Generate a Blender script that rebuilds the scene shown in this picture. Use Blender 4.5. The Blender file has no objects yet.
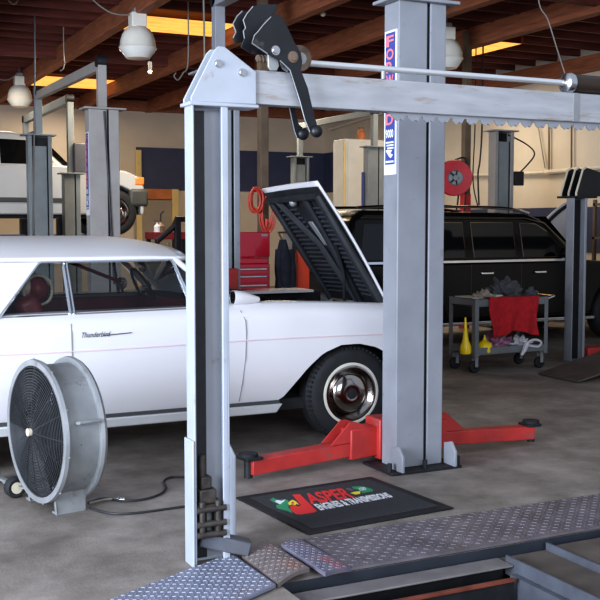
import bpy, bmesh, math, random
from mathutils import Vector, Matrix
random.seed(7)
C = bpy.context.scene.collection
R = math.radians

# ------------------------------------------------------------------ camera
F, HOR, CZ = 1020.0, 224.0, 1.6
PITCH = math.atan((300 - HOR) / F)
YAW = math.atan2(2100.0, F / math.cos(PITCH))
FH = Vector((math.cos(YAW), math.sin(YAW), 0)); RT = Vector((math.sin(YAW), -math.cos(YAW), 0)); UP = Vector((0, 0, 1))
FW = FH * math.cos(PITCH) - UP * math.sin(PITCH); CU = FH * math.sin(PITCH) + UP * math.cos(PITCH)
EYE = Vector((0, 0, CZ))
def ray(u, v): return FW + RT * ((u - 300) / F) - CU * ((v - 300) / F)
def on_z(u, v, z=0.0): d = ray(u, v); return EYE + d * ((z - CZ) / d.z)
def on_y(u, v, y): d = ray(u, v); return EYE + d * (y / d.y)
def on_x(u, v, x): d = ray(u, v); return EYE + d * (x / d.x)
cam = bpy.data.cameras.new('camera'); co = bpy.data.objects.new('camera', cam); C.objects.link(co)
cam.sensor_width = 36; cam.lens = F / 600 * 36; cam.clip_end = 200
M = Matrix.Identity(4)
for i in range(3): M[i][0] = RT[i]; M[i][1] = CU[i]; M[i][2] = -FW[i]; M[i][3] = EYE[i]
co.matrix_world = M
bpy.context.scene.camera = co

# ------------------------------------------------------------------ materials
def mat(name, col, rough=.5, metal=0.0, var=.18, scale=5.0, bump=0.0, dirt=None, damt=.5, dscale=3.0, coat=0, emis=0, stretch=None, spec=.5):
    m = bpy.data.materials.new(name); m.use_nodes = True; nt = m.node_tree; N = nt.nodes; L = nt.links
    b = N['Principled BSDF']; b.inputs['Roughness'].default_value = rough; b.inputs['Metallic'].default_value = metal
    b.inputs['Specular IOR Level'].default_value = spec
    if coat: b.inputs['Coat Weight'].default_value = coat
    tc = N.new('ShaderNodeTexCoord'); vec = tc.outputs['Object']
    if stretch:
        mp = N.new('ShaderNodeMapping'); mp.inputs['Scale'].default_value = stretch; L.new(vec, mp.inputs['Vector']); vec = mp.outputs['Vector']
    n = N.new('ShaderNodeTexNoise'); n.inputs['Scale'].default_value = scale; n.inputs['Detail'].default_value = 6; L.new(vec, n.inputs['Vector'])
    r = N.new('ShaderNodeValToRGB'); e = r.color_ramp.elements
    e[0].position = .3; e[1].position = .7
    e[0].color = (*[c * (1 - var) for c in col], 1); e[1].color = (*[min(1, c * (1 + var)) for c in col], 1)
    L.new(n.outputs['Fac'], r.inputs['Fac']); out = r.outputs['Color']
    if dirt:
        n2 = N.new('ShaderNodeTexNoise'); n2.inputs['Scale'].default_value = dscale; n2.inputs['Detail'].default_value = 10; n2.inputs['Roughness'].default_value = .7
        L.new(vec, n2.inputs['Vector'])
        r2 = N.new('ShaderNodeValToRGB'); r2.color_ramp.elements[0].position = .65 - damt * .3; r2.color_ramp.elements[1].position = .8 - damt * .2
        L.new(n2.outputs['Fac'], r2.inputs['Fac'])
        mx = N.new('ShaderNodeMixRGB'); mx.inputs['Color2'].default_value = (*dirt, 1); L.new(r2.outputs['Color'], mx.inputs['Fac']); L.new(out, mx.inputs['Color1']); out = mx.outputs['Color']
    L.new(out, b.inputs['Base Color'])
    if emis: L.new(out, b.inputs['Emission Color']); b.inputs['Emission Strength'].default_value = emis
    if bump:
        bp = N.new('ShaderNodeBump'); bp.inputs['Strength'].default_value = bump; bp.inputs['Distance'].default_value = .02
        L.new(n.outputs['Fac'], bp.inputs['Height']); L.new(bp.outputs['Normal'], b.inputs['Normal'])
    return m
def glass(name, tint, alpha):
    m = bpy.data.materials.new(name); m.use_nodes = True; nt = m.node_tree; N = nt.nodes; L = nt.links
    N.remove(N['Principled BSDF']); o = N['Material Output']
    t = N.new('ShaderNodeBsdfTransparent'); t.inputs['Color'].default_value = (*tint, 1)
    g = N.new('ShaderNodeBsdfGlossy'); g.inputs['Roughness'].default_value = .03; g.inputs['Color'].default_value = (.9, .95, 1, 1)
    fr = N.new('ShaderNodeFresnel'); fr.inputs['IOR'].default_value = 1.45
    ma = N.new('ShaderNodeMath'); ma.operation = 'MULTIPLY_ADD'; ma.inputs[1].default_value = 1.0; ma.inputs[2].default_value = alpha; L.new(fr.outputs[0], ma.inputs[0])
    mx = N.new('ShaderNodeMixShader'); L.new(ma.outputs[0], mx.inputs[0]); L.new(t.outputs[0], mx.inputs[1]); L.new(g.outputs[0], mx.inputs[2]); L.new(mx.outputs[0], o.inputs[0])
    return m
def floor_mat():
    m = bpy.data.materials.new('concrete'); m.use_nodes = True; nt = m.node_tree; N = nt.nodes; L = nt.links; b = N['Principled BSDF']
    b.inputs['Roughness'].default_value = .62
    tc = N.new('ShaderNodeTexCoord')
    def noise(s, d, ro=.6):
        n = N.new('ShaderNodeTexNoise'); n.inputs['Scale'].default_value = s; n.inputs['Detail'].default_value = d; n.inputs['Roughness'].default_value = ro; L.new(tc.outputs['Object'], n.inputs['Vector']); return n
    def ramp(n, p0, c0, p1, c1):
        r = N.new('ShaderNodeValToRGB'); r.color_ramp.elements[0].position = p0; r.color_ramp.elements[1].position = p1
        r.color_ramp.elements[0].color = (*c0, 1); r.color_ramp.elements[1].color = (*c1, 1); L.new(n.outputs['Fac'], r.inputs['Fac']); return r
    a = ramp(noise(1.3, 8), .35, (.225, .195, .165), .68, (.35, .305, .265))
    st = ramp(noise(2.6, 12, .75), .36, (.50, .47, .44), .62, (1, 1, 1))
    lt = ramp(noise(3.1, 12, .8), .62, (0, 0, 0), .72, (.14, .13, .12))
    m1 = N.new('ShaderNodeMixRGB'); m1.blend_type = 'MULTIPLY'; m1.inputs[0].default_value = .65; L.new(a.outputs[0], m1.inputs[1]); L.new(st.outputs[0], m1.inputs[2])
    m2 = N.new('ShaderNodeMixRGB'); m2.blend_type = 'ADD'; m2.inputs[0].default_value = .8; L.new(m1.outputs[0], m2.inputs[1]); L.new(lt.outputs[0], m2.inputs[2])
    L.new(m2.outputs[0], b.inputs['Base Color'])
    bp = N.new('ShaderNodeBump'); bp.inputs['Strength'].default_value = .25; bp.inputs['Distance'].default_value = .01
    L.new(noise(60, 4).outputs['Fac'], bp.inputs['Height']); L.new(bp.outputs['Normal'], b.inputs['Normal'])
    return m
X = {}
X['concrete'] = floor_mat()
X['lift'] = mat('blue grey lift paint', (.25, .255, .275), .45, 0, .10, 4, .05, (.16, .13, .11), .18, 9)
X['lift_warmlit'] = mat('lift paint tinted by warm light', (.34, .315, .29), .5, 0, .1, 4)  # lift paint with the warm light at the back mixed into its colour
X['lift_pale'] = mat('pale lift paint', (.36, .38, .42), .42, 0, .10, 4, .05, (.28, .2, .14), .16, 12)
X['lift_beam'] = mat('weathered beam paint', (.33, .33, .34), .5, 0, .12, 4, .05, (.22, .14, .09), .34, 3, stretch=(1, 1, 6))
X['lift_far'] = mat('green grey lift paint', (.24, .26, .26), .5, 0, .12, 4)
X['lift_dark'] = mat('dark grease steel', (.018, .018, .02), .55, .2, .3, 12, .1)
X['grease'] = mat('greasy brown steel', (.055, .045, .038), .6, .3, .4, 20, .2)
X['rust'] = mat('rusty steel', (.16, .11, .08), .7, .3, .4, 20, .2)
X['barrel'] = mat('dark brown cylinder', (.05, .035, .025), .35, .3, .2, 6)
X['black'] = mat('black paint', (.008, .008, .010), .45, 0, .3, 8, .05, (.10, .09, .08), .12, 9)
X['steel'] = mat('bright steel', (.6, .6, .6), .25, 1, .1, 10)
X['chrome'] = mat('chrome', (.75, .76, .78), .08, 1, .03, 5)
X['wheelchrome'] = mat('tarnished chrome', (.40, .36, .33), .14, 1, .1, 5)
X['rod'] = mat('bright rod steel', (.85, .85, .84), .28, .75, .03, 6)
X['dull'] = mat('dull galvanised steel', (.29, .295, .295), .5, .35, .15, 6, .05, (.16, .14, .12), .26, 9)
X['red'] = mat('worn red paint', (.42, .035, .03), .5, 0, .2, 6, .08, (.14, .09, .08), .3, 8)
X['toolred'] = mat('glossy red paint', (.42, .012, .03), .3, 0, .08, 3, coat=.5)
X['orange'] = mat('orange red paint', (.75, .07, .02), .45, 0, .08, 5)
X['roofwhite'] = mat('matt white roof', (.64, .62, .61), .55, 0, .03, 3)
X['white_paint'] = mat('white car paint', (.62, .595, .60), .28, 0, .015, 2, coat=.4)
X['pin'] = mat('pink stripe', (.62, .46, .49), .4, 0, .05, 4)
X['doorseam'] = mat('door gap', (.22, .22, .24), .7, 0, .1, 4)
X['seam'] = mat('panel gap', (.05, .05, .05), .7, 0, .1, 4)
X['rubber'] = mat('tyre rubber', (.014, .014, .015), .75, 0, .3, 14, .1)
X['whitewall'] = mat('whitewall', (.55, .52, .44), .5, 0, .1, 6)
X['cargl'] = glass('car side glass', (.62, .64, .64), .0)
X['maroon'] = mat('maroon vinyl', (.20, .018, .02), .4, 0, .25, 8)
X['cream'] = mat('cream vinyl', (.55, .48, .36), .5, 0, .1, 8)
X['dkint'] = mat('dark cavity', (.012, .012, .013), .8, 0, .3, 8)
X['engine'] = mat('greasy engine metal', (.025, .025, .025), .5, .3, .5, 15, .2)
X['hoodin'] = mat('black hood insulation', (.02, .021, .024), .55, 0, .3, 9, .15)
X['hoodrib'] = mat('grey hood ribs', (.045, .048, .055), .5, 0, .2, 9)
X['silver'] = mat('silver car paint', (.50, .50, .49), .3, .2, .03, 3, coat=.3)
X['blackcar'] = mat('black car paint', (.006, .005, .005), .2, 0, .1, 3, coat=.1, spec=.25)
X['sheen'] = mat('dull bronze reflection trim', (.30, .25, .18), .2, .9, .05, 4)  # highlights on the black window frames, given as a colour
X['dkglass'] = mat('dark tinted glass', (.006, .007, .007), .06, 0, .1, 3)
X['bumper'] = mat('grey bumper plastic', (.055, .055, .05), .5, 0, .15, 6)
X['amber'] = mat('amber lens', (.75, .22, .05), .2, 0, .1, 6)
X['wood'] = mat('ceiling timber', (.14, .035, .023), .75, 0, .35, 5, .1, stretch=(.4, 4, 4))
X['beamwood'] = mat('beam timber', (.30, .105, .05), .7, 0, .3, 5, .1, stretch=(5, .5, 5))
X['deck'] = mat('roof deck boards', (.10, .035, .022), .8, 0, .35, 4, .1, stretch=(.4, 5, 1))
X['wall'] = mat('tan wall paint', (.56, .475, .375), .75, 0, .08, 1.2, .02)
X['wallpale'] = mat('pale wall paint', (.62, .54, .43), .75, 0, .08, 1.2, .02)
X['band'] = mat('navy wall band', (.040, .048, .10), .6, 0, .12, 3)
X['plywood'] = mat('orange plywood', (.50, .17, .05), .6, 0, .2, 5)
X['doorgrey'] = mat('taupe door paint', (.30, .25, .20), .6, 0, .06, 3)
X['yellowtrim'] = mat('yellowed trim', (.66, .50, .22), .6, 0, .08, 3)
X['skylight'] = mat('skylight panel with sun glow', (1.0, .42, .09), .6, 0, .22, 2.0, emis=1.25, stretch=(1, 4, 1))  # sunlight put into the panel as an orange glow of its own
X['lamp'] = mat('lamp enamel', (.80, .76, .66), .4, 0, .05, 5)
X['lens'] = mat('lamp lens', (.82, .80, .74), .2, 0, .05, 5)
X['matblack'] = mat('mat rubber border', (.008, .008, .009), .6, 0, .2, 30)
X['matgrey'] = mat('mat charcoal pile', (.034, .034, .036), .85, 0, .25, 80, .1)
X['tred'] = mat('logo red', (.75, .03, .03), .6, 0, .05, 9)
X['twhite'] = mat('logo white', (.78, .78, .78), .6, 0, .05, 9)
X['tgreen'] = mat('logo green', (.02, .28, .12), .6, 0, .1, 9)
X['tyellow'] = mat('logo yellow', (.85, .68, .05), .6, 0, .05, 9)
X['signblue'] = mat('sign blue', (.06, .08, .28), .5, 0, .1, 9)
X['signpink'] = mat('sign coral', (.80, .22, .24), .5, 0, .05, 9)
X['tread'] = mat('worn tread plate', (.22, .23, .29), .5, .25, .2, 9, .1, (.22, .08, .07), .16, 5)
X['tread_red'] = mat('tread plate with red wear', (.20, .19, .24), .5, .2, .25, 9, .1, (.42, .09, .06), .35, 4)
X['tread_brown'] = mat('dusty tread plate', (.16, .14, .15), .5, .25, .3, 5, .1, (.10, .08, .075), .4, 3)
X['railtop'] = mat('dusty pale rail', (.19, .17, .165), .5, .1, .2, 6, .1, (.12, .10, .09), .3, 5)
X['tread_rust'] = mat('rusty brown tread plate', (.20, .165, .155), .5, .2, .25, 7, .1, (.30, .10, .06), .3, 5)
X['tread_stud'] = mat('tread studs', (.46, .48, .56), .35, .4, .1, 9, 0, (.42, .16, .13), .22, 4)
X['tread_red_stud'] = mat('red worn studs', (.33, .31, .38), .4, .4, .2, 9, 0, (.55, .10, .06), .5, 4)
X['tread_rust_stud'] = mat('brown studs', (.31, .26, .25), .4, .4, .2, 9, 0, (.5, .16, .10), .4, 4)
X['tread_brown_stud'] = mat('dusty studs', (.19, .168, .18), .55, .2, .25, 5, 0, (.14, .12, .11), .4, 2)
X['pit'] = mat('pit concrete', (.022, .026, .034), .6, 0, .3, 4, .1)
X['rail'] = mat('grimy grey rail', (.085, .09, .105), .5, .1, .25, 6, .1, (.10, .08, .07), .35, 5)
X['railbrown'] = mat('dusty track plate', (.10, .08, .065), .7, 0, .25, 6, .1)
X['redrust'] = mat('red rusted rail', (.17, .045, .025), .6, .1, .4, 8, .1)
X['cart'] = mat('grey cart enamel', (.17, .175, .18), .45, .1, .12, 6, .05)
X['towel'] = mat('red shop towel', (.40, .012, .018), .9, 0, .2, 20, .3)
X['rag'] = mat('dark grey rag', (.075, .075, .08), .9, 0, .35, 18, .4)
X['tanrag'] = mat('beige rag', (.30, .26, .21), .9, 0, .3, 18, .4)
X['yellow'] = mat('yellow plastic', (.85, .60, .01), .35, 0, .05, 6)
X['purple'] = mat('printed plastic bag', (.33, .15, .22), .35, 0, .55, 14, .3)
X['bagwhite'] = mat('thin white plastic', (.60, .58, .60), .3, 0, .15, 14, .3)
X['paper'] = mat('pale cardboard', (.50, .46, .38), .7, 0, .1, 9)
X['cable'] = mat('black cable', (.02, .02, .022), .5, 0, .2, 9)
X['wire'] = mat('grey wire', (.28, .25, .22), .5, .3, .1, 9)
X['pipe'] = mat('white pipe', (.66, .60, .50), .5, 0, .08, 6)
X['reel'] = mat('red reel enamel', (.55, .03, .04), .4, 0, .1, 6)
X['cord'] = mat('orange red cord', (.60, .07, .04), .5, 0, .1, 6)
X['jacket'] = mat('dark navy cloth', (.020, .022, .032), .9, 0, .3, 12, .3)
X['cabinet'] = mat('off white cabinet', (.60, .57, .51), .5, 0, .06, 3)
X['pole'] = mat('brown steel pole', (.17, .12, .08), .55, .2, .2, 5)
X['grille'] = mat('grille wire', (.045, .047, .05), .5, .5, .2, 9)
X['bluearm'] = mat('blue lift arm', (.10, .18, .36), .5, 0, .1, 6)
X['rampbrown'] = mat('brown ramp plate', (.105, .08, .065), .7, .1, .25, 5, .1)
X['gaugegrey'] = mat('dark grey box', (.10, .10, .11), .5, 0, .1, 6)

# ------------------------------------------------------------------ mesh building
WL = {}
class MB:
    def __init__(s, M=None): s.v = []; s.f = []; s.M = M or Matrix.Identity(4)
    def add(s, vs, fs):
        o = len(s.v); s.v += [s.M @ Vector(p) for p in vs]; s.f += [tuple(i + o for i in f) for f in fs]; return s
    def box(s, a, b):
        (x0, y0, z0), (x1, y1, z1) = a, b
        return s.add([(x0, y0, z0), (x1, y0, z0), (x1, y1, z0), (x0, y1, z0), (x0, y0, z1), (x1, y0, z1), (x1, y1, z1), (x0, y1, z1)],
                     [(0, 3, 2, 1), (4, 5, 6, 7), (0, 1, 5, 4), (1, 2, 6, 5), (2, 3, 7, 6), (3, 0, 4, 7)])
    def beam(s, p0, p1, w, h, up=(0, 0, 1)):
        p0 = Vector(p0); p1 = Vector(p1); d = (p1 - p0).normalized(); u = Vector(up); sd = d.cross(u).normalized(); u = sd.cross(d)
        vs = [p + sd * (a * w / 2) + u * (b * h / 2) for p in (p0, p1) for a, b in ((-1, -1), (1, -1), (1, 1), (-1, 1))]
        return s.add(vs, [(3, 2, 1, 0), (4, 5, 6, 7), (0, 1, 5, 4), (1, 2, 6, 5), (2, 3, 7, 6), (3, 0, 4, 7)])
    def cyl(s, p0, p1, r0, r1=None, n=18):
        return s.lathe([(0, 0), (r0, 0), (r0 if r1 is None else r1, 1), (0, 1)], p0, p1, n)
    def lathe(s, prof, p0, p1, n=24):
        p0 = Vector(p0); ax = Vector(p1) - p0; d = ax.normalized()
        a = d.orthogonal().normalized(); b = d.cross(a); vs = []; fs = []
        for r, h in prof:
            for k in range(n):
                t = 2 * math.pi * k / n; vs.append(p0 + ax * h + (a * math.cos(t) + b * math.sin(t)) * max(r, 1e-5))
        for i in range(len(prof) - 1):
            for k in range(n):
                k2 = (k + 1) % n; fs.append((i * n + k, i * n + k2, (i + 1) * n + k2, (i + 1) * n + k))
        return s.add(vs, fs)
    def tube(s, pts, r, n=8, smooth=0):
        P = [Vector(p) for p in pts]
        if smooth:
            Q = []
            for i in range(len(P) - 1):
                a, b, c, d = P[max(i - 1, 0)], P[i], P[i + 1], P[min(i + 2, len(P) - 1)]
                for k in range(smooth):
                    t = k / smooth
                    Q.append(.5 * ((2 * b) + (c - a) * t + (2 * a - 5 * b + 4 * c - d) * t * t + (3 * b - a - 3 * c + d) * t ** 3))
            P = Q + [P[-1]]
        rr = r if callable(r) else (lambda t: r)
        vs = []; fs = []; u = None
        for i, p in enumerate(P):
            d = (P[min(i + 1, len(P) - 1)] - P[max(i - 1, 0)]).normalized()
            if u is None: u = d.orthogonal().normalized()
            u = (u - d * u.dot(d)).normalized(); w = d.cross(u)
            for k in range(n):
                t = 2 * math.pi * k / n; vs.append(p + (u * math.cos(t) + w * math.sin(t)) * rr(i / (len(P) - 1)))
        for i in range(len(P) - 1):
            for k in range(n):
                k2 = (k + 1) % n; fs.append((i * n + k, i * n + k2, (i + 1) * n + k2, (i + 1) * n + k))
        fs.append(tuple(range(n))[::-1]); fs.append(tuple((len(P) - 1) * n + k for k in range(n)))
        return s.add(vs, fs)
    def prism(s, poly, a, b, plane='xz'):
        n = len(poly)
        def m(p, t): return (p[0], t, p[1]) if plane == 'xz' else ((t, p[0], p[1]) if plane == 'yz' else (p[0], p[1], t))
        vs = [m(p, a) for p in poly] + [m(p, b) for p in poly]
        return s.add(vs, [tuple(range(n))[::-1], tuple(range(n, 2 * n))] + [(i, (i + 1) % n, n + (i + 1) % n, n + i) for i in range(n)])
    def grid(s, fn, nu, nv, close=False):
        vs = [fn(i / nu, j / nv) for i in range(nu + 1) for j in range(nv + 1)]; w = nv + 1
        return s.add(vs, [(i * w + j, (i + 1) * w + j, (i + 1) * w + j + 1, i * w + j + 1) for i in range(nu) for j in range(nv)])
    def ball(s, c, r, n=12, sc=(1, 1, 1)):
        c = Vector(c); vs = []; fs = []
        for i in range(n + 1):
            for k in range(n * 2):
                a = math.pi * i / n; t = math.pi * k / n
                vs.append(c + Vector((math.sin(a) * math.cos(t) * sc[0], math.sin(a) * math.sin(t) * sc[1], math.cos(a) * sc[2])) * r)
        w = 2 * n
        for i in range(n):
            for k in range(w): fs.append((i * w + k, i * w + (k + 1) % w, (i + 1) * w + (k + 1) % w, (i + 1) * w + k))
        return s.add(vs, fs)
    def blob(s, c, size, seed=0, amp=.25, n=14, flat=None, fq=5):
        rnd = random.Random(seed); ph = [(rnd.uniform(-fq, fq), rnd.uniform(-fq, fq), rnd.uniform(-fq, fq), rnd.uniform(0, 6)) for _ in range(6)]
        o = len(s.v); s.ball((0, 0, 0), 1, n)
        for i in range(o, len(s.v)):
            p = s.M.inverted() @ s.v[i]; k = 1 + amp * sum(math.sin(a * p.x + b * p.y + cc * p.z + d) for a, b, cc, d in ph) / 3
            q = Vector((p.x * size[0], p.y * size[1], p.z * size[2])) * k
            q = q + Vector(c)
            if flat is not None and q.z < flat: q.z = flat
            s.v[i] = s.M @ q
        return s
    def build(s, name, m, parent=None, bevel=0, smooth=True, label=None, solid=0, ang=35, seg=2):
        me = bpy.data.meshes.new(name); inv = WL[parent.name].inverted() if parent else Matrix.Identity(4)
        me.from_pydata([inv @ v for v in s.v], [], s.f); me.update()
        bm = bmesh.new(); bm.from_mesh(me); bmesh.ops.remove_doubles(bm, verts=bm.verts, dist=1e-5); bmesh.ops.recalc_face_normals(bm, faces=bm.faces); bm.to_mesh(me); bm.free()
        me.materials.append(X[m] if isinstance(m, str) else m)
        if smooth:
            me.shade_smooth(); me.set_sharp_from_angle(angle=R(ang))
        o = bpy.data.objects.new(name, me); C.objects.link(o)
        if parent: o.parent = parent; WL[o.name] = WL[parent.name]
        else: WL[o.name] = Matrix.Identity(4)
        if bevel:
            b = o.modifiers.new('bevel', 'BEVEL'); b.width = bevel; b.segments = seg; b.limit_method = 'ANGLE'; b.angle_limit = R(40)
        if solid:
            b = o.modifiers.new('solid', 'SOLIDIFY'); b.thickness = solid
        if label: o['label'] = label
        return o
def tag(o, label, cat, group=None):
    o['label'] = label; o['category'] = cat
    if group: o['group'] = group
    return o
def thing(name, label, cat, loc=(0, 0, 0), group=None, rotz=0):
    o = bpy.data.objects.new(name, None); C.objects.link(o); o.empty_display_size = .1; o.location = loc; o.rotation_euler = (0, 0, rotz)
    WL[o.name] = Matrix.Translation(loc) @ Matrix.Rotation(rotz, 4, 'Z'); return tag(o, label, cat, group)
def place(o, loc, rotz=0): o.location = loc; o.rotation_euler = (0, 0, rotz)
def solo(mb, name, m, label, cat, base, group=None, **k):     # a thing that is one mesh, its origin at its base
    o = mb.build(name, m, None, **k); T = Vector(base); o.data.transform(Matrix.Translation(-T)); o.location = T; return tag(o, label, cat, group)
def struct(o): o['kind'] = 'structure'; return o
def copy_tree(o, parent=None):
    c = o.copy(); C.objects.link(c)
    if parent: c.parent = parent
    for ch in list(o.children): copy_tree(ch, c)
    return c
def text(name, body, m, parent, w, h, Mx, bold=.0, ext=.001, shear=0):
    cu = bpy.data.curves.new(name, 'FONT'); cu.body = body; cu.offset = bold; cu.shear = shear; cu.resolution_u = 3
    t = bpy.data.objects.new(name, cu); C.objects.link(t); bpy.context.view_layer.update()
    me = bpy.data.meshes.new_from_object(t.evaluated_get(bpy.context.evaluated_depsgraph_get()))
    bpy.data.objects.remove(t)
    xs = [v.co.x for v in me.vertices]; ys = [v.co.y for v in me.vertices]
    x0, x1, y0, y1 = min(xs), max(xs), min(ys), max(ys)
    mb = MB(Mx)
    mb.add([((v.co.x - x0) / (x1 - x0) * w, (v.co.y - y0) / (y1 - y0) * h, ext) for v in me.vertices], [tuple(p.vertices) for p in me.polygons])
    return mb.build(name, m, parent, smooth=False)

# ------------------------------------------------------------------ the building
XR, YB, ZW, ZC = 12.4, 24.0, 4.42, 4.78
fl = MB()
PX0, PX1, PY0, PY1 = 1.86, 6.6, 2.3, 4.03
xs = [-9, PX0, PX1, XR + .2]; ys = [-7, PY0, PY1, YB + .2]
for i in range(3):
    for j in range(3):
        if i == 1 and j == 1: continue
        fl.add([(xs[i], ys[j], 0), (xs[i + 1], ys[j], 0), (xs[i + 1], ys[j + 1], 0), (xs[i], ys[j + 1], 0)], [(0, 1, 2, 3)])
struct(fl.build('floor', 'concrete', smooth=False))
pw = MB()
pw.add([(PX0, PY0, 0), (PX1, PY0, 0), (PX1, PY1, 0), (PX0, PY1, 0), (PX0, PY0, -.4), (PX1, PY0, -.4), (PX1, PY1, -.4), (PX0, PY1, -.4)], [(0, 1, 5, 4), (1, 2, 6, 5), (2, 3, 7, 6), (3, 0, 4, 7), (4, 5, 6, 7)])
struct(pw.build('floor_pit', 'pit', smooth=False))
wb = struct(MB().box((-9, YB, 0), (XR + .2, YB + .2, 5)).build('wall_back', 'wall', smooth=False))
struct(MB().box((XR, 2.5, 0), (XR + .2, YB, 5)).build('wall_right', 'wallpale', smooth=False))
struct(MB().box((-9, 5, 0), (-8.8, YB, 5)).build('wall_left_unseen', 'wall', smooth=False))  # unseen wall, added to keep the deep interior dark
# navy bands painted on the walls
bd = on_y(136, 147, YB - .01); be = on_y(136, 189, YB - .01)
struct(MB().box((bd.x, YB - .02, 2.42), (XR, YB, bd.z)).build('trim_1', 'band', smooth=False))
struct(MB().box((XR - .02, 22.0, 2.42), (XR, YB, bd.z)).build('trim_2', 'band', smooth=False))
struct(MB().box((XR - .02, 8, 1.1), (XR, 20.5, 1.9)).build('trim_3', 'band', smooth=False))
a = on_y(135, 150, YB); b_ = on_y(140.5, 150, YB)
struct(MB().box((a.x, YB - .08, 0), (b_.x, YB - .02, a.z)).build('trim_4', 'yellowtrim', bevel=.01))
# taupe door with a plywood panel over it
d0 = on_y(146, 200, YB).x; d1 = on_y(171, 200, YB).x; dz = on_y(150, 200, YB).z; dzt = on_y(150, 189, YB).z
dr = struct(MB().box((d0 - .3, YB - .07, 0), (d1, YB - .02, dz)).build('door_1', 'doorgrey', bevel=.01))
MB().box((d1 - .14, YB - .12, 1.0), (d1 - .1, YB - .07, 1.14)).build('door_handle', 'steel', dr, bevel=.005)
struct(MB().box((d0 - .3, YB - .09, dz + .02), (d1, YB - .02, dzt)).build('trim_5', 'plywood', bevel=.008))
struct(MB().box((d1, YB - .1, 0), (d1 + .17, YB - .02, dzt)).build('trim_6', 'yellowtrim', bevel=.01))
# wooden ceiling: deck, joists along x, big beams along y, glowing panels in place of sunlight
cl = MB()
ZS = ZC - .25
def sk_(u0, v0, u1, v1): a, b, c = on_z(u0, v0, ZS), on_z(u1, v0, ZS), on_z((u0 + u1) / 2, v1, ZS); return (a.x, b.x, a.y, c.y)
SK = [(4.10, 5.86, on_z(180, 19, ZS).y, on_z(180, 34, ZS).y), (on_z(470, 50, ZS).x, on_z(497, 50, ZS).x, on_z(482, 40, ZS).y, on_z(482, 60, ZS).y), (4.10, 5.86, on_z(60, 77, ZS).y, on_z(60, 87, ZS).y), (6.04, on_z(126, 85, ZS).x, on_z(117, 79, ZS).y, on_z(117, 90, ZS).y)]  # the last panel glows in place of a sunlit beam side
gx = sorted({-9, XR + .2} | {s[0] for s in SK} | {s[1] for s in SK}); gy = sorted({6.0, YB + .2} | {s[2] for s in SK} | {s[3] for s in SK})
for i in range(len(gx) - 1):
    for j in range(len(gy) - 1):
        cx, cy = (gx[i] + gx[i + 1]) / 2, (gy[j] + gy[j + 1]) / 2
        cl.box((gx[i], gy[j], ZC), (gx[i + 1], gy[j + 1], ZC + .05))
ceil = struct(cl.build('ceiling', 'deck', smooth=False))
y = 6.3
while y < YB:
    inside = [s for s in SK if s[2] - .06 < y < s[3] + .06]
    segs = [(-9, XR)]
    for s in sorted(inside):
        new = []
        for p, q in segs:
            if s[0] > p and s[1] < q: new += [(p, s[0] - .02), (s[1] + .02, q)]
            else: new.append((p, q))
        segs = new
    mb = MB()
    for p, q in segs: mb.box((p, y - .03, ZC - .24), (q, y + .03, ZC))
    mb.build('joist', 'wood', ceil, smooth=False)
    y += .61
for x in (-6, -4, -2, 0, 2, 4, 5.95, 7.6, 9.25):
    MB().box((x - .08, 6, 4.28), (x + .08, YB, ZC - .22)).build('beam', 'beamwood', ceil, smooth=False, bevel=.01)
MB().box((-9, YB - .3, 4.30), (XR, YB - .02, 4.52)).build('wall_plate', 'beamwood', ceil, smooth=False)
MB().box((XR - .3, 6, 4.22), (XR - .02, YB, 4.46)).build('wall_plate', 'beamwood', ceil, smooth=False)
for y in (10.2, 17.4):
    MB().box((-9, y - .06, 4.36), (XR, y + .06, ZC - .2)).build('girder', 'wood', ceil, smooth=False)
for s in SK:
    p = MB().add([(s[0], s[2], ZS), (s[1], s[2], ZS), (s[1], s[3], ZS), (s[0], s[3], ZS)], [(0, 1, 2, 3)]).build('sun_glow_panel', 'skylight', ceil, smooth=False, label='yellow panel glowing in place of sunlight at the ceiling')

# ------------------------------------------------------------------ two-post lifts
def column_mb(w, d, h, t=.02, lip=.06, slit=True):
    mb = MB()                                   # closed back at y=0, open towards +y
    if slit: mb.box((-w / 2, 0, .02), (.035, t, h)); mb.box((.058, 0, .02), (w / 2, t, h)); 
    else: mb.box((-w / 2, 0, .02), (w / 2, t, h))
    mb.box((-w / 2, t, .02), (-w / 2 + t, d, h)); mb.box((w / 2 - t, t, .02), (w / 2, d, h))
    mb.box((-w / 2 + t, d - t, .02), (-w / 2 + lip, d, h)); mb.box((w / 2 - lip, d - t, .02), (w / 2 - t, d, h))
    return mb
def column(root, x, y, face, h, m, w=.355, d=.18, top=None, zc=.12):
    # face +1: closed side towards the camera, open side away; -1: open side towards the camera
    Mx = Matrix.Translation((x, y, 0)) @ (Matrix.Identity(4) if face > 0 else Matrix.Rotation(math.pi, 4, 'Z'))
    mb = column_mb(w, d, h); mb.M = Mx; mb.v = [Mx @ v for v in mb.v]
    col = mb.build('column', m, root, bevel=.006)
    MB(Mx).box((-w / 2 + .03, .021, .03), (w / 2 - .03, .03, h - .01)).build('slot_shade', 'lift_dark', col)  # dark plate behind the slit stands in for its shade
    MB(Mx).box((-w / 2 - .06, -.04, h), (w / 2 + .08, d + .05, h + .022)).build('top_plate', m, col, bevel=.004)
    MB(Mx).box((-w / 2 - .09, -.10, 0), (w / 2 + .09, d + .1, .02)).build('base_plate', 'lift_dark', col, bevel=.004)
    MB(Mx).box((-w / 2 + .07, .06, .3), (w / 2 - .07, d - .03, h - .15)).build('inner_rail', 'lift_far', col, bevel=.01)
    if top:
        MB(Mx).box((-.05, .04, h + .022), (.05, .14, top)).build('top_post', m, col, bevel=.004)
        MB(Mx).cyl((-.06, .09, top - .02), (.06, .09, top - .02), .07).build('pulley', 'lift_dark', col)
    return col, Mx
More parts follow.
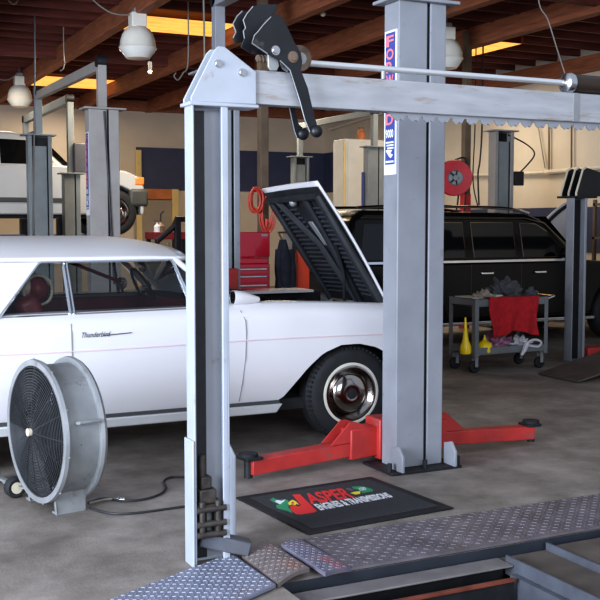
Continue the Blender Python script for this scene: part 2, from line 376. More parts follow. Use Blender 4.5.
def sign(col, Mx, w, z0, z1, full=True):
    # vertical sign on the x- side of the column
    k_ = (z1 - z0) / .91; Z = lambda v: z1 - (2.825 - v) * k_
    n = MB(Mx).box((-w / 2 - .004, .02, z0), (-w / 2, .165, z1)).build('sign', 'twhite', col, label='white and blue vertical sign')
    MB(Mx).box((-w / 2 - .006, .035, Z(1.98)), (-w / 2 - .004, .15, Z(2.812))).build('sign_field', 'signblue', n)
    B = Mx @ Matrix.Translation((-w / 2 - .006, .14, 0)) @ Matrix.Rotation(-math.pi / 2, 4, 'Z') @ Matrix.Rotation(math.pi / 2, 4, 'X')
    st = .0822 * k_
    for i, ch in enumerate('FORWARD'):
        text('letter', ch, 'signpink', n, .09, st * .84, B @ Matrix.Translation((.002, Z(2.795) - st * i - st * .86, .002)), bold=.025)
    text('lettering', '9000', 'twhite', n, .094, .055 * k_, B @ Matrix.Translation((0, Z(2.148), .002)), bold=.03)
    if full:
        for k in range(3):
            zz = Z(2.125 - k * .018); MB(Mx).box((-w / 2 - .008, .045, zz - .010), (-w / 2 - .005, .14 - .01 * k, zz)).build('small_print', 'twhite', n)
        zb = Z(2.02)
        MB(Mx).prism([(.05, zb + .02), (.08, zb), (.10, zb + .012), (.14, zb + .05), (.12, zb + .055), (.06, zb + .05), (.085, zb + .03)], -w / 2 - .008, -w / 2 - .005, 'yz').build('arrow_mark', 'twhite', n)
        MB(Mx).box((-w / 2 - .008, .045, Z(1.992)), (-w / 2 - .005, .14, Z(2.004))).build('small_print', 'twhite', n)
    return n

# the front lift, its pair of columns and overhead bar
LX = 3.583; LY = 5.575
t = thing('vehicle_lift', 'tall blue-grey two-post lift with red arms, standing behind the logo mat', 'vehicle lift', (LX, LY, 0))
col, Mx = column(t, LX, LY, 1, 3.0, 'lift', top=3.72)
n = sign(col, Mx, .355, 1.915, 2.825)
for dx in (-.20, .20):
    MB(Mx).prism([(-.13, .02), (.0, .02), (.0, .16), (-.08, .18), (-.13, .12)], dx - .01, dx + .01, 'yz').build('foot_gusset', 'lift', col, bevel=.004)
for dx, dy in ((-.26, -.06), (.26, -.06), (.3, .05), (0, -.07)):
    MB(Mx).cyl((dx, dy, .02), (dx, dy, .075), .016, n=8).build('anchor_bolt', 'lift_dark', col)
MB().box((LX - .17, LY + .22, .03), (LX + .17, LY + .42, .30)).build('carriage', 'red', t, bevel=.01)
def arm(x0, y0, x1, y1, sgn):
    d = (Vector((x1, y1, 0)) - Vector((x0, y0, 0)))
    p = lambda k, z: Vector((x0, y0, 0)) + d * k + Vector((0, 0, z))
    a = MB().beam(p(.22, .115), p(1, .10), .11, .095).build('arm', 'red', t, bevel=.006)
    MB().beam(p(0, .15), p(.24, .15), .14, .20).build('arm_root', 'red', a, bevel=.008)
    mb = MB(); q = []
    u = d.normalized(); nrm = Vector((-u.y, u.x, 0)) * .05
    for s_ in (-1, 1):
        poly = [p(.06, .25), p(.20, .30), p(.24, .30), p(.40, .165), p(.06, .165)]
        q.append([v + nrm * s_ for v in poly])
    for qq in q:
        mb.add(qq + [v + nrm * .2 for v in qq], [(0, 1, 2, 3, 4), (9, 8, 7, 6, 5)] + [(i, (i + 1) % 5, 5 + (i + 1) % 5, 5 + i) for i in range(5)])
    mb.build('arm_gusset', 'red', a)
    e = p(1.0, .0)
    MB().beam(p(.93, .155), p(1.05, .155), .13, .02).build('adapter_plate', 'lift_dark', a, bevel=.004)
    MB().cyl(e + Vector((0, 0, .03)), e + Vector((0, 0, .15)), .028).build('adapter_screw', 'lift_dark', a)
    MB().cyl(e + Vector((0, 0, .165)), e + Vector((0, 0, .185)), .06).build('lift_pad', 'rubber', a)
arm(LX - .16, LY + .33, 2.44, 5.74, -1)
arm(LX + .16, LY + .33, 4.70, 5.83, 1)
LY2 = 9.2
col2, Mx2 = column(t, LX, LY2, -1, 3.0, 'lift', top=3.72)
MB().box((LX - .10, LY2 - .26, .92), (LX + .125, LY2 - .19, 1.18)).build('carriage', 'red', t, bevel=.01)
MB().beam((LX, LY + .09, 3.69), (LX, LY2 - .09, 3.69), .12, .12).build('overhead_bar', 'lift', t, bevel=.006)

# the lift under the skylight on the left
t = thing('vehicle_lift', 'grey two-post lift at left with slanting overhead bar, behind the white car roof', 'vehicle lift', (3.2, 11.7, 0))
cA, MA = column(t, 3.18, 11.7, 1, 2.92, 'lift_warmlit', top=3.50)
cB, MB2 = column(t, 3.25, 15.75, -1, 2.92, 'lift_far', top=3.6)
sign(cA, MA, .355, 1.70, 2.66)
MB().beam((3.18, 11.85, 3.44), (3.25, 15.6, 3.52), .08, .12).build('overhead_bar', 'lift_warmlit', t, bevel=.008)
MB().tube([(3.18, 11.69, 2.9), (3.21, 11.685, 2.3), (3.24, 11.685, 1.6), (3.27, 11.685, .9)], .012).build('cable', 'cable', t)
# the lift holding up the silver SUV
t = thing('vehicle_lift', 'dark grey low two-post lift holding up the silver SUV', 'vehicle lift', (3.93, 16.5, 0))
cC, MC = column(t, 3.93, 16.42, 1, 2.4, 'lift_far', w=.26, d=.2, top=3.62)
MB(MC).box((.03, -.02, 2.42), (.30, .24, 2.9)).build('power_unit', 'gaugegrey', t, bevel=.02)
cC2, MC2 = column(t, 3.93, 20.2, -1, 2.4, 'lift_far', w=.26, d=.2, top=3.62)
MB().beam((3.93, 16.5, 3.60), (3.93, 20.1, 3.60), .1, .14).build('overhead_bar', 'lift_far', t, bevel=.006)
for (y0, y1) in ((16.75, 17.9), (19.9, 18.9)):
    for sx in (-1, 1):
        MB().beam((3.93 + sx * .1, y0, 1.36), (3.93 + sx * 1.1, y1, 1.36), .12, .09).build('arm', 'bluearm', t, bevel=.008, label='blue lift arm')
        MB().cyl((3.93 + sx * 1.05, y1 - (.06 if y1 < 18.3 else -.06), 1.38), (3.93 + sx * 1.05, y1 - (.06 if y1 < 18.3 else -.06), 1.62), .06).build('lift_pad', 'rubber', t)
    MB().box((3.75, min(y0, y0 - .1), 1.2), (4.11, max(y0, y0 + .1), 1.7)).build('carriage', 'lift_dark', t, bevel=.01)
# the lift near the back corner
t = thing('vehicle_lift', 'grey two-post lift in the back corner beside the off-white cabinet', 'vehicle lift', (9.5, 16.3, 0))
cF, MF = column(t, 9.5, 16.3, 1, 3.0, 'lift_far', top=3.68)
cE, ME = column(t, 9.5, 19.6, -1, 3.0, 'lift_far', top=3.68)
MB().box((9.295, 16.4, 1.75), (9.299, 16.5, 2.55)).build('sign', 'signblue', cF, label='narrow blue sign')
MB().beam((9.5, 16.4, 3.65), (9.5, 19.5, 3.65), .1, .12).build('overhead_bar', 'lift_far', t, bevel=.006)
# single visible post behind the black SUV
t = thing('vehicle_lift', 'grey lift column behind the black SUV, near the hose reel', 'vehicle lift', (9.75, 12.95, 0))
cD, MD = column(t, 9.78, 13.05, -1, 3.02, 'lift_warmlit')
MB().tube([(9.9, 12.95, 2.98), (10.25, 12.95, 2.85), (10.42, 12.95, 2.70), (10.25, 12.95, 2.5), (10.1, 12.95, 2.38)], .012, smooth=6).build('cable', 'cable', t)
MB().box((10.02, 12.92, 2.2), (10.2, 12.99, 2.42)).build('switch_box', 'cable', t, bevel=.01)

# ------------------------------------------------------------------ foreground post and beam
def channel_post(x0, x1, y0, y1, h):
    mb = MB(); tt = .012
    mb.box((x0, y1 - tt, .0), (x1, y1, h)); mb.box((x0, y0, 0), (x0 + tt, y1 - tt, h)); mb.box((x1 - tt, y0, 0), (x1, y1 - tt, h))
    mb.box((x1 - .034, y0, 0), (x1 - tt, y0 + tt, h))
    return mb
def bolt(p, par, r=.013, m='steel', L=.012): MB().lathe([(0, 0), (r * 1.5, 0), (r * 1.5, .3), (r, .3), (r, 1), (0, 1)], p, Vector(p) + Vector((0, -L, 0)), 12).build('bolt', m, par)
PXA, PXB, PYA, PYB = 1.597, 1.775, 4.395, 4.495
t = thing('runway_lift', 'blue-grey lift post in the foreground with long toothed beam and black lock levers', 'vehicle lift', ((PXA + PXB) / 2, PYB, 0))
for dx in (0, 3.2):
    post = channel_post(PXA + dx, PXB + dx, PYA, PYB, 2.14).build('post', 'lift_pale', t, bevel=.004)
    MB().box((PXA + dx + .012, PYB - .03, .02), (PXA + dx + .086, PYB - .013, 2.12)).build('back_shade', 'lift_dark', post)  # dark strip for the shade and grease inside the channel
    MB().box((PXA + dx + .086, PYB - .022, .02), (PXB + dx - .012, PYB - .013, 2.12)).build('web_shade', 'lift', post)  # darker plate puts the shade of the inner web into its colour
    MB().box((PXA + dx + .012, PYA + .002, .60), (PXA + dx + .016, PYB - .03, 2.12)).build('side_liner', 'lift_dark', post)
    MB().box((PXA + dx - .010, PYA - .006, 0), (PXA + dx - .001, PYB + .01, .60)).build('foot_gusset', 'lift_pale', post, bevel=.003)
    MB().prism([(PYB + .10, .0), (PYB + .26, .0), (PYB + .26, .50), (PYB + .20, .52), (PYB + .10, .46)], PXB + dx + .10, PXB + dx + .112, 'yz').box((PXB + dx - .03, PYB, .0), (PXB + dx + .10, PYB + .15, .03)).build('foot_gusset', 'lift_pale', post, bevel=.003)
    mb = MB(); zz = .42
    for k in range(52):
        c = Vector((PXA + dx + .07, PYB - .045, zz + k * .0325))
        if k % 2: mb.beam(c - Vector((0, 0, .016)), c + Vector((0, 0, .016)), .022, .008)
        else: mb.beam(c - Vector((0, 0, .016)), c + Vector((0, 0, .016)), .010, .016)
    mb.build('lift_chain', 'rust', t)
    yk = MB().box((PXA + dx + .03, PYA + .01, .29), (PXA + dx + .115, PYA + .08, .36)).box((PXA + dx + .04, PYA + .02, .36), (PXA + dx + .095, PYA + .075, .42)).cyl((PXA + dx + .055, PYA + .045, .40), (PXA + dx + .055, PYA + .045, .52), .016).box((PXA + dx + .02, PYA + .005, .26), (PXA + dx + .135, PYA + .08, .29)).build('chain_yoke', 'grease', t, bevel=.008)
    for xx in (.025, .105): MB().box((PXA + dx + xx, PYA - .01, .13), (PXA + dx + xx + .028, PYA + .06, .31)).build('yoke_cheek', 'grease', yk, bevel=.01)
    for zz in (.27, .20, .15): MB().cyl((PXA + dx + .012, PYA - .0, zz), (PXA + dx + .155, PYA - .0, zz), .015).build('yoke_pin', 'grease', yk)
    MB().beam((PXA + dx + .05, PYA + .07, .12), (PXB + dx + .10, PYA + .01, .055), .09, .07).build('foot_block', 'rail', t, bevel=.008)
    MB().box((PXA + dx - .014, PYA - .012, 2.135), (PXB + dx + .15, PYB + .02, 2.152)).build('cap_plate', 'lift_pale', t, bevel=.004)
    if dx == 0:
        cap = [(1.592, 2.152), (1.592, 2.17), (1.705, 2.385), (1.725, 2.405), (1.755, 2.405), (1.912, 2.302), (1.912, 2.152)]
    else: cap = [(1.70 + dx, 2.155), (1.70 + dx, 2.30), (1.75 + dx, 2.40), (1.80 + dx, 2.38), (1.90 + dx, 2.155)]
    for yy in (4.387, 4.485):
        g = MB().prism(cap, yy, yy + .012).build('cap_gusset', 'lift_pale', t, bevel=.003)
        if yy < 4.5 and dx == 0:
            bolt((1.723, yy, 2.326), g); bolt((1.841, yy, 2.293), g)
bm_ = MB().box((1.80, 4.40, 2.157), (5.1, 4.412, 2.312)).box((1.80, 4.478, 2.157), (5.1, 4.49, 2.312)).box((1.80, 4.412, 2.300), (5.1, 4.478, 2.312)).box((1.80, 4.412, 2.157), (5.1, 4.478, 2.165)).build('cross_beam', 'lift_beam', t, bevel=.006)
MB().box((3.80, 4.396, 2.157), (3.835, 4.40, 2.312)).build('weld_strip', 'dull', bm_)
# toothed lock rack hanging under the beam
pts = [(2.62, 2.165), (2.655, 2.15)]; x = 2.68
while x < 5.0:
    pts += [(x, 2.128), (x + .018, 2.115), (x + .036, 2.125), (x + .05, 2.118), (x + .066, 2.142), (x + .082, 2.143)]; x += .089
pts += [(5.0, 2.165)]
MB().prism(pts, 4.425, 4.437).build('lock_rack', 'lift', t, smooth=False)
# cylinder and rod over the beam
MB().cyl((2.10, 4.42, 2.365), (3.74, 4.42, 2.365), .0155, n=20).build('piston_rod', 'rod', t)
MB().cyl((1.93, 4.42, 2.368), (2.16, 4.42, 2.366), .016, n=12).tube([(1.93 + .23 * k / 90, 4.42 + .017 * math.cos(k * .9), 2.367 + .017 * math.sin(k * .9)) for k in range(91)], .004, 5).build('threaded_end', 'rust', t)
cy = MB().lathe([(0, 0), (.048, 0), (.05, .02), (.05, .98), (.04, 1), (0, 1)], (3.80, 4.42, 2.365), (4.95, 4.42, 2.365), 28).build('cylinder_barrel', 'barrel', t)
MB().lathe([(.017, -.3), (.03, -.3), (.052, .0), (.058, .4), (.055, .8), (.04, 1), (.02, 1)], (3.755, 4.42, 2.365), (3.805, 4.42, 2.365), 28).build('gland_ring', 'steel', cy)
for xx in (4.1, 4.85): MB().box((xx, 4.38, 2.312), (xx + .05, 4.46, 2.335)).build('cylinder_saddle', 'lift', cy)
MB().cyl((2.60, 4.40, 2.312), (2.60, 4.40, 2.35), .012).build('rod_guide', 'dull', t)
# black lock levers: three notched plates, two of them with arms and round knobs
def pxpoly(pts, y, ox=220, oy=0, s=5.0): return [(lambda p: (p.x, p.z))(on_y(ox + a / s, oy + b / s, y)) for a, b in pts]
front = pxpoly([(255, 84), (275, 66), (298, 74), (318, 95), (345, 150), (375, 215), (405, 262), (412, 310), (405, 350), (440, 440), (468, 560), (490, 640), (502, 652), (490, 672), (462, 672), (450, 660), (425, 600), (398, 500), (350, 350), (300, 302), (237, 268), (160, 216), (172, 176), (190, 158), (215, 126)], 4.33)
lv = MB().prism(front, 4.33, 4.342).build('lock_lever', 'black', t, bevel=.002, label='front black lock lever')
MB().ball(Vector(on_y(315.5, 131.5, 4.33)) + Vector((0, -.01, 0)), .03, 10, (1, .8, 1)).build('knob', 'black', lv)
p = on_y(275.5, 50.5, 4.33); bolt(p, lv, .015, 'steel'); p = on_y(293, 57, 4.33); bolt(p, lv, .018, 'rust')
mid = pxpoly([(165, 28), (195, 20), (285, 18), (290, 40), (250, 80), (215, 130), (240, 200), (330, 310), (380, 500), (430, 660), (432, 690), (405, 695), (385, 665), (355, 560), (345, 520), (300, 400), (235, 300), (150, 262), (104, 232), (120, 190), (118, 150), (128, 140), (118, 100), (135, 68)], 4.33)
DX = .05
mid = [(x + .085, z - .02) for x, z in mid]
lv2 = MB().prism(pxpoly([(165, 32), (195, 22), (285, 20), (290, 45), (262, 75), (225, 100), (200, 160), (250, 270), (300, 300), (330, 345), (368, 520), (395, 620), (432, 655), (425, 690), (385, 690), (372, 655), (345, 530), (300, 380), (245, 290), (152, 264), (104, 234), (122, 192), (117, 155), (128, 140), (116, 100), (135, 68)], 4.48), 4.48, 4.492).build('lock_lever', 'black', t, bevel=.002, label='rear black lock lever')
MB().ball(Vector(on_y(303, 134, 4.48)), .03, 10, (1, .8, 1)).build('knob', 'black', lv2)
lv3 = MB().prism(pxpoly([(65, 120), (85, 82), (112, 55), (150, 60), (175, 120), (150, 190), (110, 210), (76, 215), (66, 190), (80, 160)], 4.56), 4.56, 4.572).build('lock_plate', 'black', t, bevel=.002)
pv = on_y(296, 60, 4.40)
MB().cyl((pv.x, 4.345, pv.z), (pv.x, 4.575, pv.z), .028).build('pivot_shaft', 'dull', t)
MB().cyl((pv.x + .022, 4.40, pv.z + .01), (pv.x + .022, 4.46, pv.z + .01), .062, n=28).build('sheave', 'rust', t, bevel=.004)
MB().prism(pxpoly([(240, 265), (285, 265), (298, 330), (285, 355), (255, 352), (242, 335)], 4.36), 4.36, 4.375).prism(pxpoly([(300, 300), (345, 310), (365, 340), (340, 360), (315, 345)], 4.38), 4.38, 4.395).build('pawl', 'dull', t, bevel=.004)
def edge(y, par, pts): MB().tube([on_y(220 + a / 5, b / 5, y - .001) for a, b in pts], .0028, 5).build('worn_edge', 'dull', par, label='bare metal worn edge')
edge(4.33, lv, [(255, 84), (215, 126), (190, 158), (172, 176), (160, 216), (237, 268)])
edge(4.33, lv, [(300, 302), (350, 350), (398, 500), (425, 600), (450, 660)])
edge(4.48, lv2, [(165, 32), (135, 68), (116, 100), (128, 140), (117, 155), (122, 192)])
edge(4.48, lv2, [(345, 530), (372, 655), (385, 690)])
edge(4.56, lv3, [(112, 55), (85, 82), (65, 120), (80, 160), (66, 190)])

# ------------------------------------------------------------------ tread plates and pit rails
def tread(root_name, label, corners, m, pitch=.034, thick=.012, bow=0.0, fall=0.0, size=.014):
    A, B, Cc, D = [Vector(c) for c in corners]          # A-B along the far edge, D-C along the near edge
    def P(u, v, h=0):
        p = A.lerp(B, u).lerp(D.lerp(Cc, u), v); return Vector((p.x, p.y, p.z + h + bow * math.sin(math.pi * u)))
    mb = MB(); st = MB(); nu = 10 if bow else 2; nv = 2
    top = lambda u, v: P(u, v, 0); bot = lambda u, v: P(u, v, -thick)
    mb.grid(top, nu, nv); mb.grid(bot, nu, nv)
    mb.grid(lambda u, v: P(u, 0, -thick * v), nu, 1); mb.grid(lambda u, v: P(u, 1, -thick * v), nu, 1); mb.grid(lambda u, v: P(0, u, -thick * v), nv, 1); mb.grid(lambda u, v: P(1, u, -thick * v), nv, 1)
    W = (B - A).length; H = (D - A).length; k = 0
    for i in range(int(W / pitch)):
        for j in range(int(H / pitch)):
            u = (i + .5) * pitch / W; v = (j + .5) * pitch / H
            if u > .985 or v > .97: continue
            dirn = 1 if (i + j) % 2 else -1
            a = R(45 * dirn); ca, sa = math.cos(a), math.sin(a)
            q = []
            for lx, ly, h in ((-size, 0, .0004), (0, -size * .36, .0004), (size, 0, .0004), (0, size * .36, .0004), (-size * .5, 0, .0034), (size * .5, 0, .0034)):
                x = lx * ca - ly * sa; y = lx * sa + ly * ca; q.append(P(u + x / W, v + y / H, h))
            st.add(q, [(0, 1, 5, 4), (1, 2, 5), (2, 3, 4, 5), (3, 0, 4)])
    r = thing(root_name, label, 'floor plate', (A + B + Cc + D) / 4 - Vector((0, 0, thick)))
    mb.build('plate', m, r, smooth=False); st.build('raised_studs', m + '_stud', r, smooth=False)
    return r
tread('tread_plate', 'long dusty steel tread plate running along the pit edge, in front of the logo mat', [(2.225, 4.53, .018), (6.4, 4.53, .018), (6.4, 4.03, .018), (2.225, 4.03, .018)], 'tread_brown', .040, size=.015)
tread('tread_plate', 'small tilted tread plate with red wear, beside the long plate', [(2.05, 4.42, .045), (2.20, 4.53, .022), (2.225, 4.03, .022), (2.055, 3.96, .045)], 'tread_red', .027, bow=.004, size=.0115, thick=.02)
tread('tread_plate', 'small rusty curved tread plate in front of the foreground lift post', [(1.835, 4.40, .022), (2.025, 4.53, .035), (2.02, 4.05, .045), (1.83, 3.98, .022)], 'tread_rust', .027, bow=.014, size=.0115, thick=.02)
tread('tread_plate', 'large blue-grey tread plate at the bottom edge, left of the curved plate', [(.93, 4.05, .014), (1.80, 4.455, .026), (1.815, 3.97, .026), (.95, 3.55, .014)], 'tread', .029, size=.0125, thick=.014)
# supports and rails in the pit
t = thing('pit_rail', 'long grey steel rail inside the pit, parallel to the long tread plate', 'rail', (3, 3.87, -.4))
MB().box((1.9, 3.86, -.045), (3.02, 3.985, -.035)).build('rail_section', 'railtop', t, bevel=.003)
MB().box((1.9, 3.94, -.4), (3.02, 3.96, -.045)).build('rail_web', 'lift_dark', t)
MB().box((1.9, 3.76, -.075), (2.96, 3.785, -.06)).build('red_angle', 'redrust', t, bevel=.002, label='red rusted angle iron')
MB().box((1.9, 3.772, -.4), (2.96, 3.782, -.075)).build('rail_web', 'lift_dark', t)
t = thing('pit_track', 'grey channel track with dusty floor crossing the pit at lower right', 'track', (3.2, 3.2, -.4))
MB().box((3.04, 2.35, -.055), (3.33, 4.0, -.045)).build('track_floor', 'railbrown', t)
MB().box((3.025, 2.35, -.10), (3.04, 3.93, -.006)).build('side_flange', 'rail', t, bevel=.003)
MB().box((3.33, 2.35, -.10), (3.345, 4.0, -.006)).build('side_flange', 'rail', t, bevel=.003)
MB().box((2.985, 2.35, -.4), (3.02, 3.84, -.07)).build('track_bearer', 'rail', t, bevel=.003)
MB().box((3.35, 2.35, -.4), (3.40, 4.0, -.06)).build('track_bearer', 'rail', t)
t = thing('pit_cover', 'dusty brown cover plate over the pit at the right edge', 'floor plate', (3.8, 3.1, -.4))
MB().box((3.36, 2.4, -.03), (4.5, 3.96, -.012)).build('cover_plate', 'railbrown', t, bevel=.004)
for x in (3.5, 4.4): MB().box((x, 2.4, -.4), (x + .05, 3.96, -.03)).build('cover_leg', 'rail', t)

# ------------------------------------------------------------------ logo mat
MX0, MXS, MYS = Vector((2.734, 5.054, 0)), .955, .82
MR = R(4.6)
t = thing('floor_mat', 'black rubber floor mat with red and white lettering, lying beside the lift column', 'floor mat', MX0, rotz=MR)
MM = Matrix.Translation(MX0) @ Matrix.Rotation(MR, 4, 'Z')
MB(MM).box((-MXS / 2, -MYS / 2, .001), (MXS / 2, MYS / 2, .012)).build('mat_border', 'matblack', t, bevel=.004)
MB(MM).box((-MXS / 2 + .06, -MYS / 2 + .06, .012), (MXS / 2 - .06, MYS / 2 - .06, .015)).build('mat_pile', 'matgrey', t, bevel=.002)
# lettering and emblem lie flat on the mat, laid out slanted as printed
def flat(u, v, z): p = on_z(u, v, z); return Vector((p.x, p.y, z))
def spread(crop, poly, name, m, z0=.0153):
    q = [flat(crop[0] + a / 8.571, crop[1] + b / 8.571, z0) for a, b in poly]
    MB().add(q, [tuple(range(len(q)))]).build(name, m, t, smooth=False)
def quad_text(body, m, quad, bold):
    cu = bpy.data.curves.new('lettering', 'FONT'); cu.body = body; cu.offset = bold; cu.resolution_u = 3
    o = bpy.data.objects.new('lettering', cu); C.objects.link(o); bpy.context.view_layer.update()
    me = bpy.data.meshes.new_from_object(o.evaluated_get(bpy.context.evaluated_depsgraph_get())); bpy.data.objects.remove(o)
    xs = [v.co.x for v in me.vertices]; ys = [v.co.y for v in me.vertices]; x0, x1, y0, y1 = min(xs), max(xs), min(ys), max(ys)
    TL, TR, BR, BL = [flat(u, v, .0156) for u, v in quad]
    vs = []
    for v in me.vertices:
        a, b = (v.co.x - x0) / (x1 - x0), (v.co.y - y0) / (y1 - y0); vs.append(BL.lerp(BR, a).lerp(TL.lerp(TR, a), b))
    MB().add(vs, [tuple(p.vertices) for p in me.polygons]).build('lettering', m, t, smooth=False)
K1, K2 = (265, 480), (335, 475)
spread(K1, [(232, 125), (300, 122), (445, 265), (420, 278), (310, 295), (265, 292), (225, 262), (198, 225), (250, 215), (290, 228), (308, 215)], 'letter', 'tred')
quad_text('ASPER', 'tred', [(302.0, 494.0), (344.5, 487.3), (355.0, 497.4), (311.3, 504.4)], .035)
quad_text('ENGINES & TRANSMISSIONS', 'twhite', [(313.0, 504.3), (385.5, 492.3), (393.6, 497.0), (321.0, 510.4)], .045)
spread(K1, [(40, 170), (70, 152), (110, 172), (160, 165), (200, 175), (205, 215), (235, 285), (190, 265), (150, 255), (100, 240), (95, 215), (130, 207), (75, 190)], 'emblem_leaf', 'tgreen')
spread(K1, [(85, 180), (110, 170), (140, 180), (180, 165), (160, 185), (130, 208), (100, 195)], 'emblem_patch', 'twhite', .0158)
spread(K1, [(195, 198), (215, 180), (235, 170), (265, 183), (295, 213), (270, 205), (258, 216), (235, 208), (210, 217)], 'emblem_star', 'tyellow', .0161)
spread(K1, [(225, 190), (240, 184), (252, 196), (240, 206), (228, 203)], 'emblem_star_centre', 'tred', .0164)
spread(K2, [(140, 100), (215, 95), (275, 105), (330, 125), (320, 140), (235, 155), (205, 128), (160, 120)], 'emblem_flag', 'tgreen')
spread(K2, [(130, 155), (165, 143), (215, 138), (218, 160), (180, 168)], 'emblem_flame', 'tyellow', .0158)
spread(K2, [(88, 115), (120, 108), (160, 125), (150, 138), (110, 130)], 'emblem_checker', 'gaugegrey', .0153)
quad_text('100', 'twhite', [(358.2, 487.6), (364.5, 486.8), (366.6, 489.6), (360.5, 491.0)], .02)

# ------------------------------------------------------------------ white coupe
CY = 7.48
def mir(y): return 2 * CY - y
car = thing('coupe', 'white vintage coupe with its front hood raised, parked beside the drum fan', 'car', (2.0, CY, 0))
def arch(xc, x0, x1, x):
    pts = [(x0 - .01, .30), (x0 + .10, .44), (x0 + .22, .575), (x0 + .34, .67), (xc - .1, .722), (xc + .05, .725), (xc + .2, .69), (x1 - .15, .60), (x1 - .05, .46), (x1, .30)]
    for (a, za), (b, zb_) in zip(pts, pts[1:]):
        if a <= x <= b: return za + (zb_ - za) * (x - a) / (b - a)
    return None
FWX, RWX = 3.60, .62
def zbot(x):
    z = .345
    a = arch(FWX, 3.015, 4.10, x)
    if a: z = max(z, a)
    a = arch(RWX, .12, 1.06, x)
    if a: z = max(z, min(a, .60))
    return z
def ztop(x):
    if x < .9: return 1.015 - .02 * (.9 - x)
    if x < 2.6: return 1.02 + .015 * (x - .9) / 1.7
    if x < 3.0: return 1.035 + .01
    return 1.045 - .05 * (x - 3.0) ** 1.3
def yoff(x, z):
    zt = ztop(x); o = 0
    if z > zt - .10: o += .075 * ((z - (zt - .10)) / .10) ** 2
    if z < .62: o += .07 * ((.62 - z) / .30) ** 2
    if z > .80: o += .05 * (z - .80)
    if x > 3.9: o += .16 * ((x - 3.9) / .5) ** 2.2
    if x < .4: o += .12 * ((.4 - x) / 1.0) ** 2
    return o
def side_panel(far):
    XS = [-.62 + i * .04 for i in range(126)]
    S = [0, .06, .14, .25, .4, .55, .68, .78, .85, .9, .93, .96, .98, 1.0]
    vs = []; fs = []; w = len(S) + 1
    for x in XS:
        zb_ = zbot(x); zt = ztop(x)
        for s_ in S:
            z = zb_ + (zt - zb_) * s_; y = 6.50 + yoff(x, z); vs.append((x, mir(y) if far else y, z))
        y = 6.50 + yoff(x, zt) + .11; vs.append((x, mir(y) if far else y, zt + .004))
    for i in range(len(XS) - 1):
        for j in range(w - 1): fs.append((i * w + j, (i + 1) * w + j, (i + 1) * w + j + 1, i * w + j + 1))
    return vs, fs
mb = MB()
for far in (0, 1): mb.add(*side_panel(far))
mb.box((2.96, mir(6.92), 1.0), (4.05, mir(6.60), 1.022))
# rear deck, cowl, nose and ends
mb.grid(lambda u, v: (-.62 + 1.55 * u, 6.69 + (mir(6.69) - 6.69) * v, ztop(-.62 + 1.55 * u) + .02 * math.sin(math.pi * v)), 8, 8)
mb.grid(lambda u, v: (2.62 + .33 * u, 6.66 + (mir(6.66) - 6.66) * v, 1.045 + .025 * math.sin(math.pi * v)), 3, 8)
mb.grid(lambda u, v: (-.62, 6.74 + (mir(6.74) - 6.74) * v, .36 + .62 * u), 2, 8)
mb.grid(lambda u, v: (4.20 + .18 * u, 6.74 + (mir(6.74) - 6.74) * v, .95 - .05 * u), 3, 8)
mb.grid(lambda u, v: (4.38 + .06 * math.sin(math.pi * v), 6.78 + (mir(6.78) - 6.78) * v, .40 + .49 * u), 2, 8)
body = mb.build('body', 'white_paint', car, ang=50)
MB().box((4.38, 6.85, .50), (4.46, mir(6.85), .74)).build('front_grille', 'chrome', car, bevel=.02)
for yy in (6.95, 7.15, mir(6.95), mir(7.15)): MB().lathe([(0, .0), (.075, 0), (.085, .5), (.06, 1), (0, 1.05)], (4.39, yy, .80), (4.46, yy, .80), 20).build('headlight', 'lens', car)
MB().tube([(4.22, 6.62, .42), (4.42, 6.84, .42), (4.50, CY, .42), (4.42, mir(6.84), .42), (4.22, mir(6.62), .42)], .07, 10, smooth=6).build('front_bumper', 'chrome', car)
MB().tube([(-.45, 6.55, .46), (-.68, 6.72, .46), (-.72, CY, .46), (-.68, mir(6.72), .46), (-.45, mir(6.55), .46)], .07, 10, smooth=6).build('rear_bumper', 'chrome', car)
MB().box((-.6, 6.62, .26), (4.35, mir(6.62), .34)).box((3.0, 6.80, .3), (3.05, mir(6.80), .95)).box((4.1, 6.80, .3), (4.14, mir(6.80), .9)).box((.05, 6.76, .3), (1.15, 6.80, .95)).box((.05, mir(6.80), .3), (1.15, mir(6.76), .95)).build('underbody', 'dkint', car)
# rocker trim, seams and stripe
for far in (0, 1):
    f = (lambda y: mir(y)) if far else (lambda y: y)
    y0, y1 = sorted((f(6.515), f(6.62)))
    MB().prism([(1.06, .262), (2.99, .262), (3.04, .325), (1.06, .325)], y0, y1).build('rocker_trim', 'silver', car, bevel=.008)
    y0, y1 = sorted((f(6.535), f(6.60)))
    MB().box((1.06, y0, .325), (3.02, y1, .347)).build('rocker_gap', 'seam', car)
    def strip(name, pts, w, m):
        mb = MB(); v = []
        for (x, z) in pts:
            v.append((x, f(6.50 + yoff(x, z) - .0025), z))
        for k in range(len(v) - 1):
            mb.beam(v[k], v[k + 1], .005, w, up=(0, -1 if not far else 1, 0)) if False else mb.beam(v[k], v[k + 1], w, .006, up=(0, -1, 0))
        return mb.build(name, m, car, smooth=False)
    strip('pinstripe', [(-.5 + i * .2, .787 + .006 * math.sin(i * .45)) for i in range(24)], .007, 'pin')
    strip('door_seam', [(1.535, z / 100) for z in range(36, 102, 6)], .005, 'doorseam')
    strip('door_seam', [(2.715, .36), (2.725, .5), (2.745, .68), (2.752, .85), (2.748, .93), (2.72, 1.0)], .005, 'doorseam')
    strip('belt_trim', [(1.12 + i * .1, 1.012 + .001 * i) for i in range(14)], .012, 'chrome')
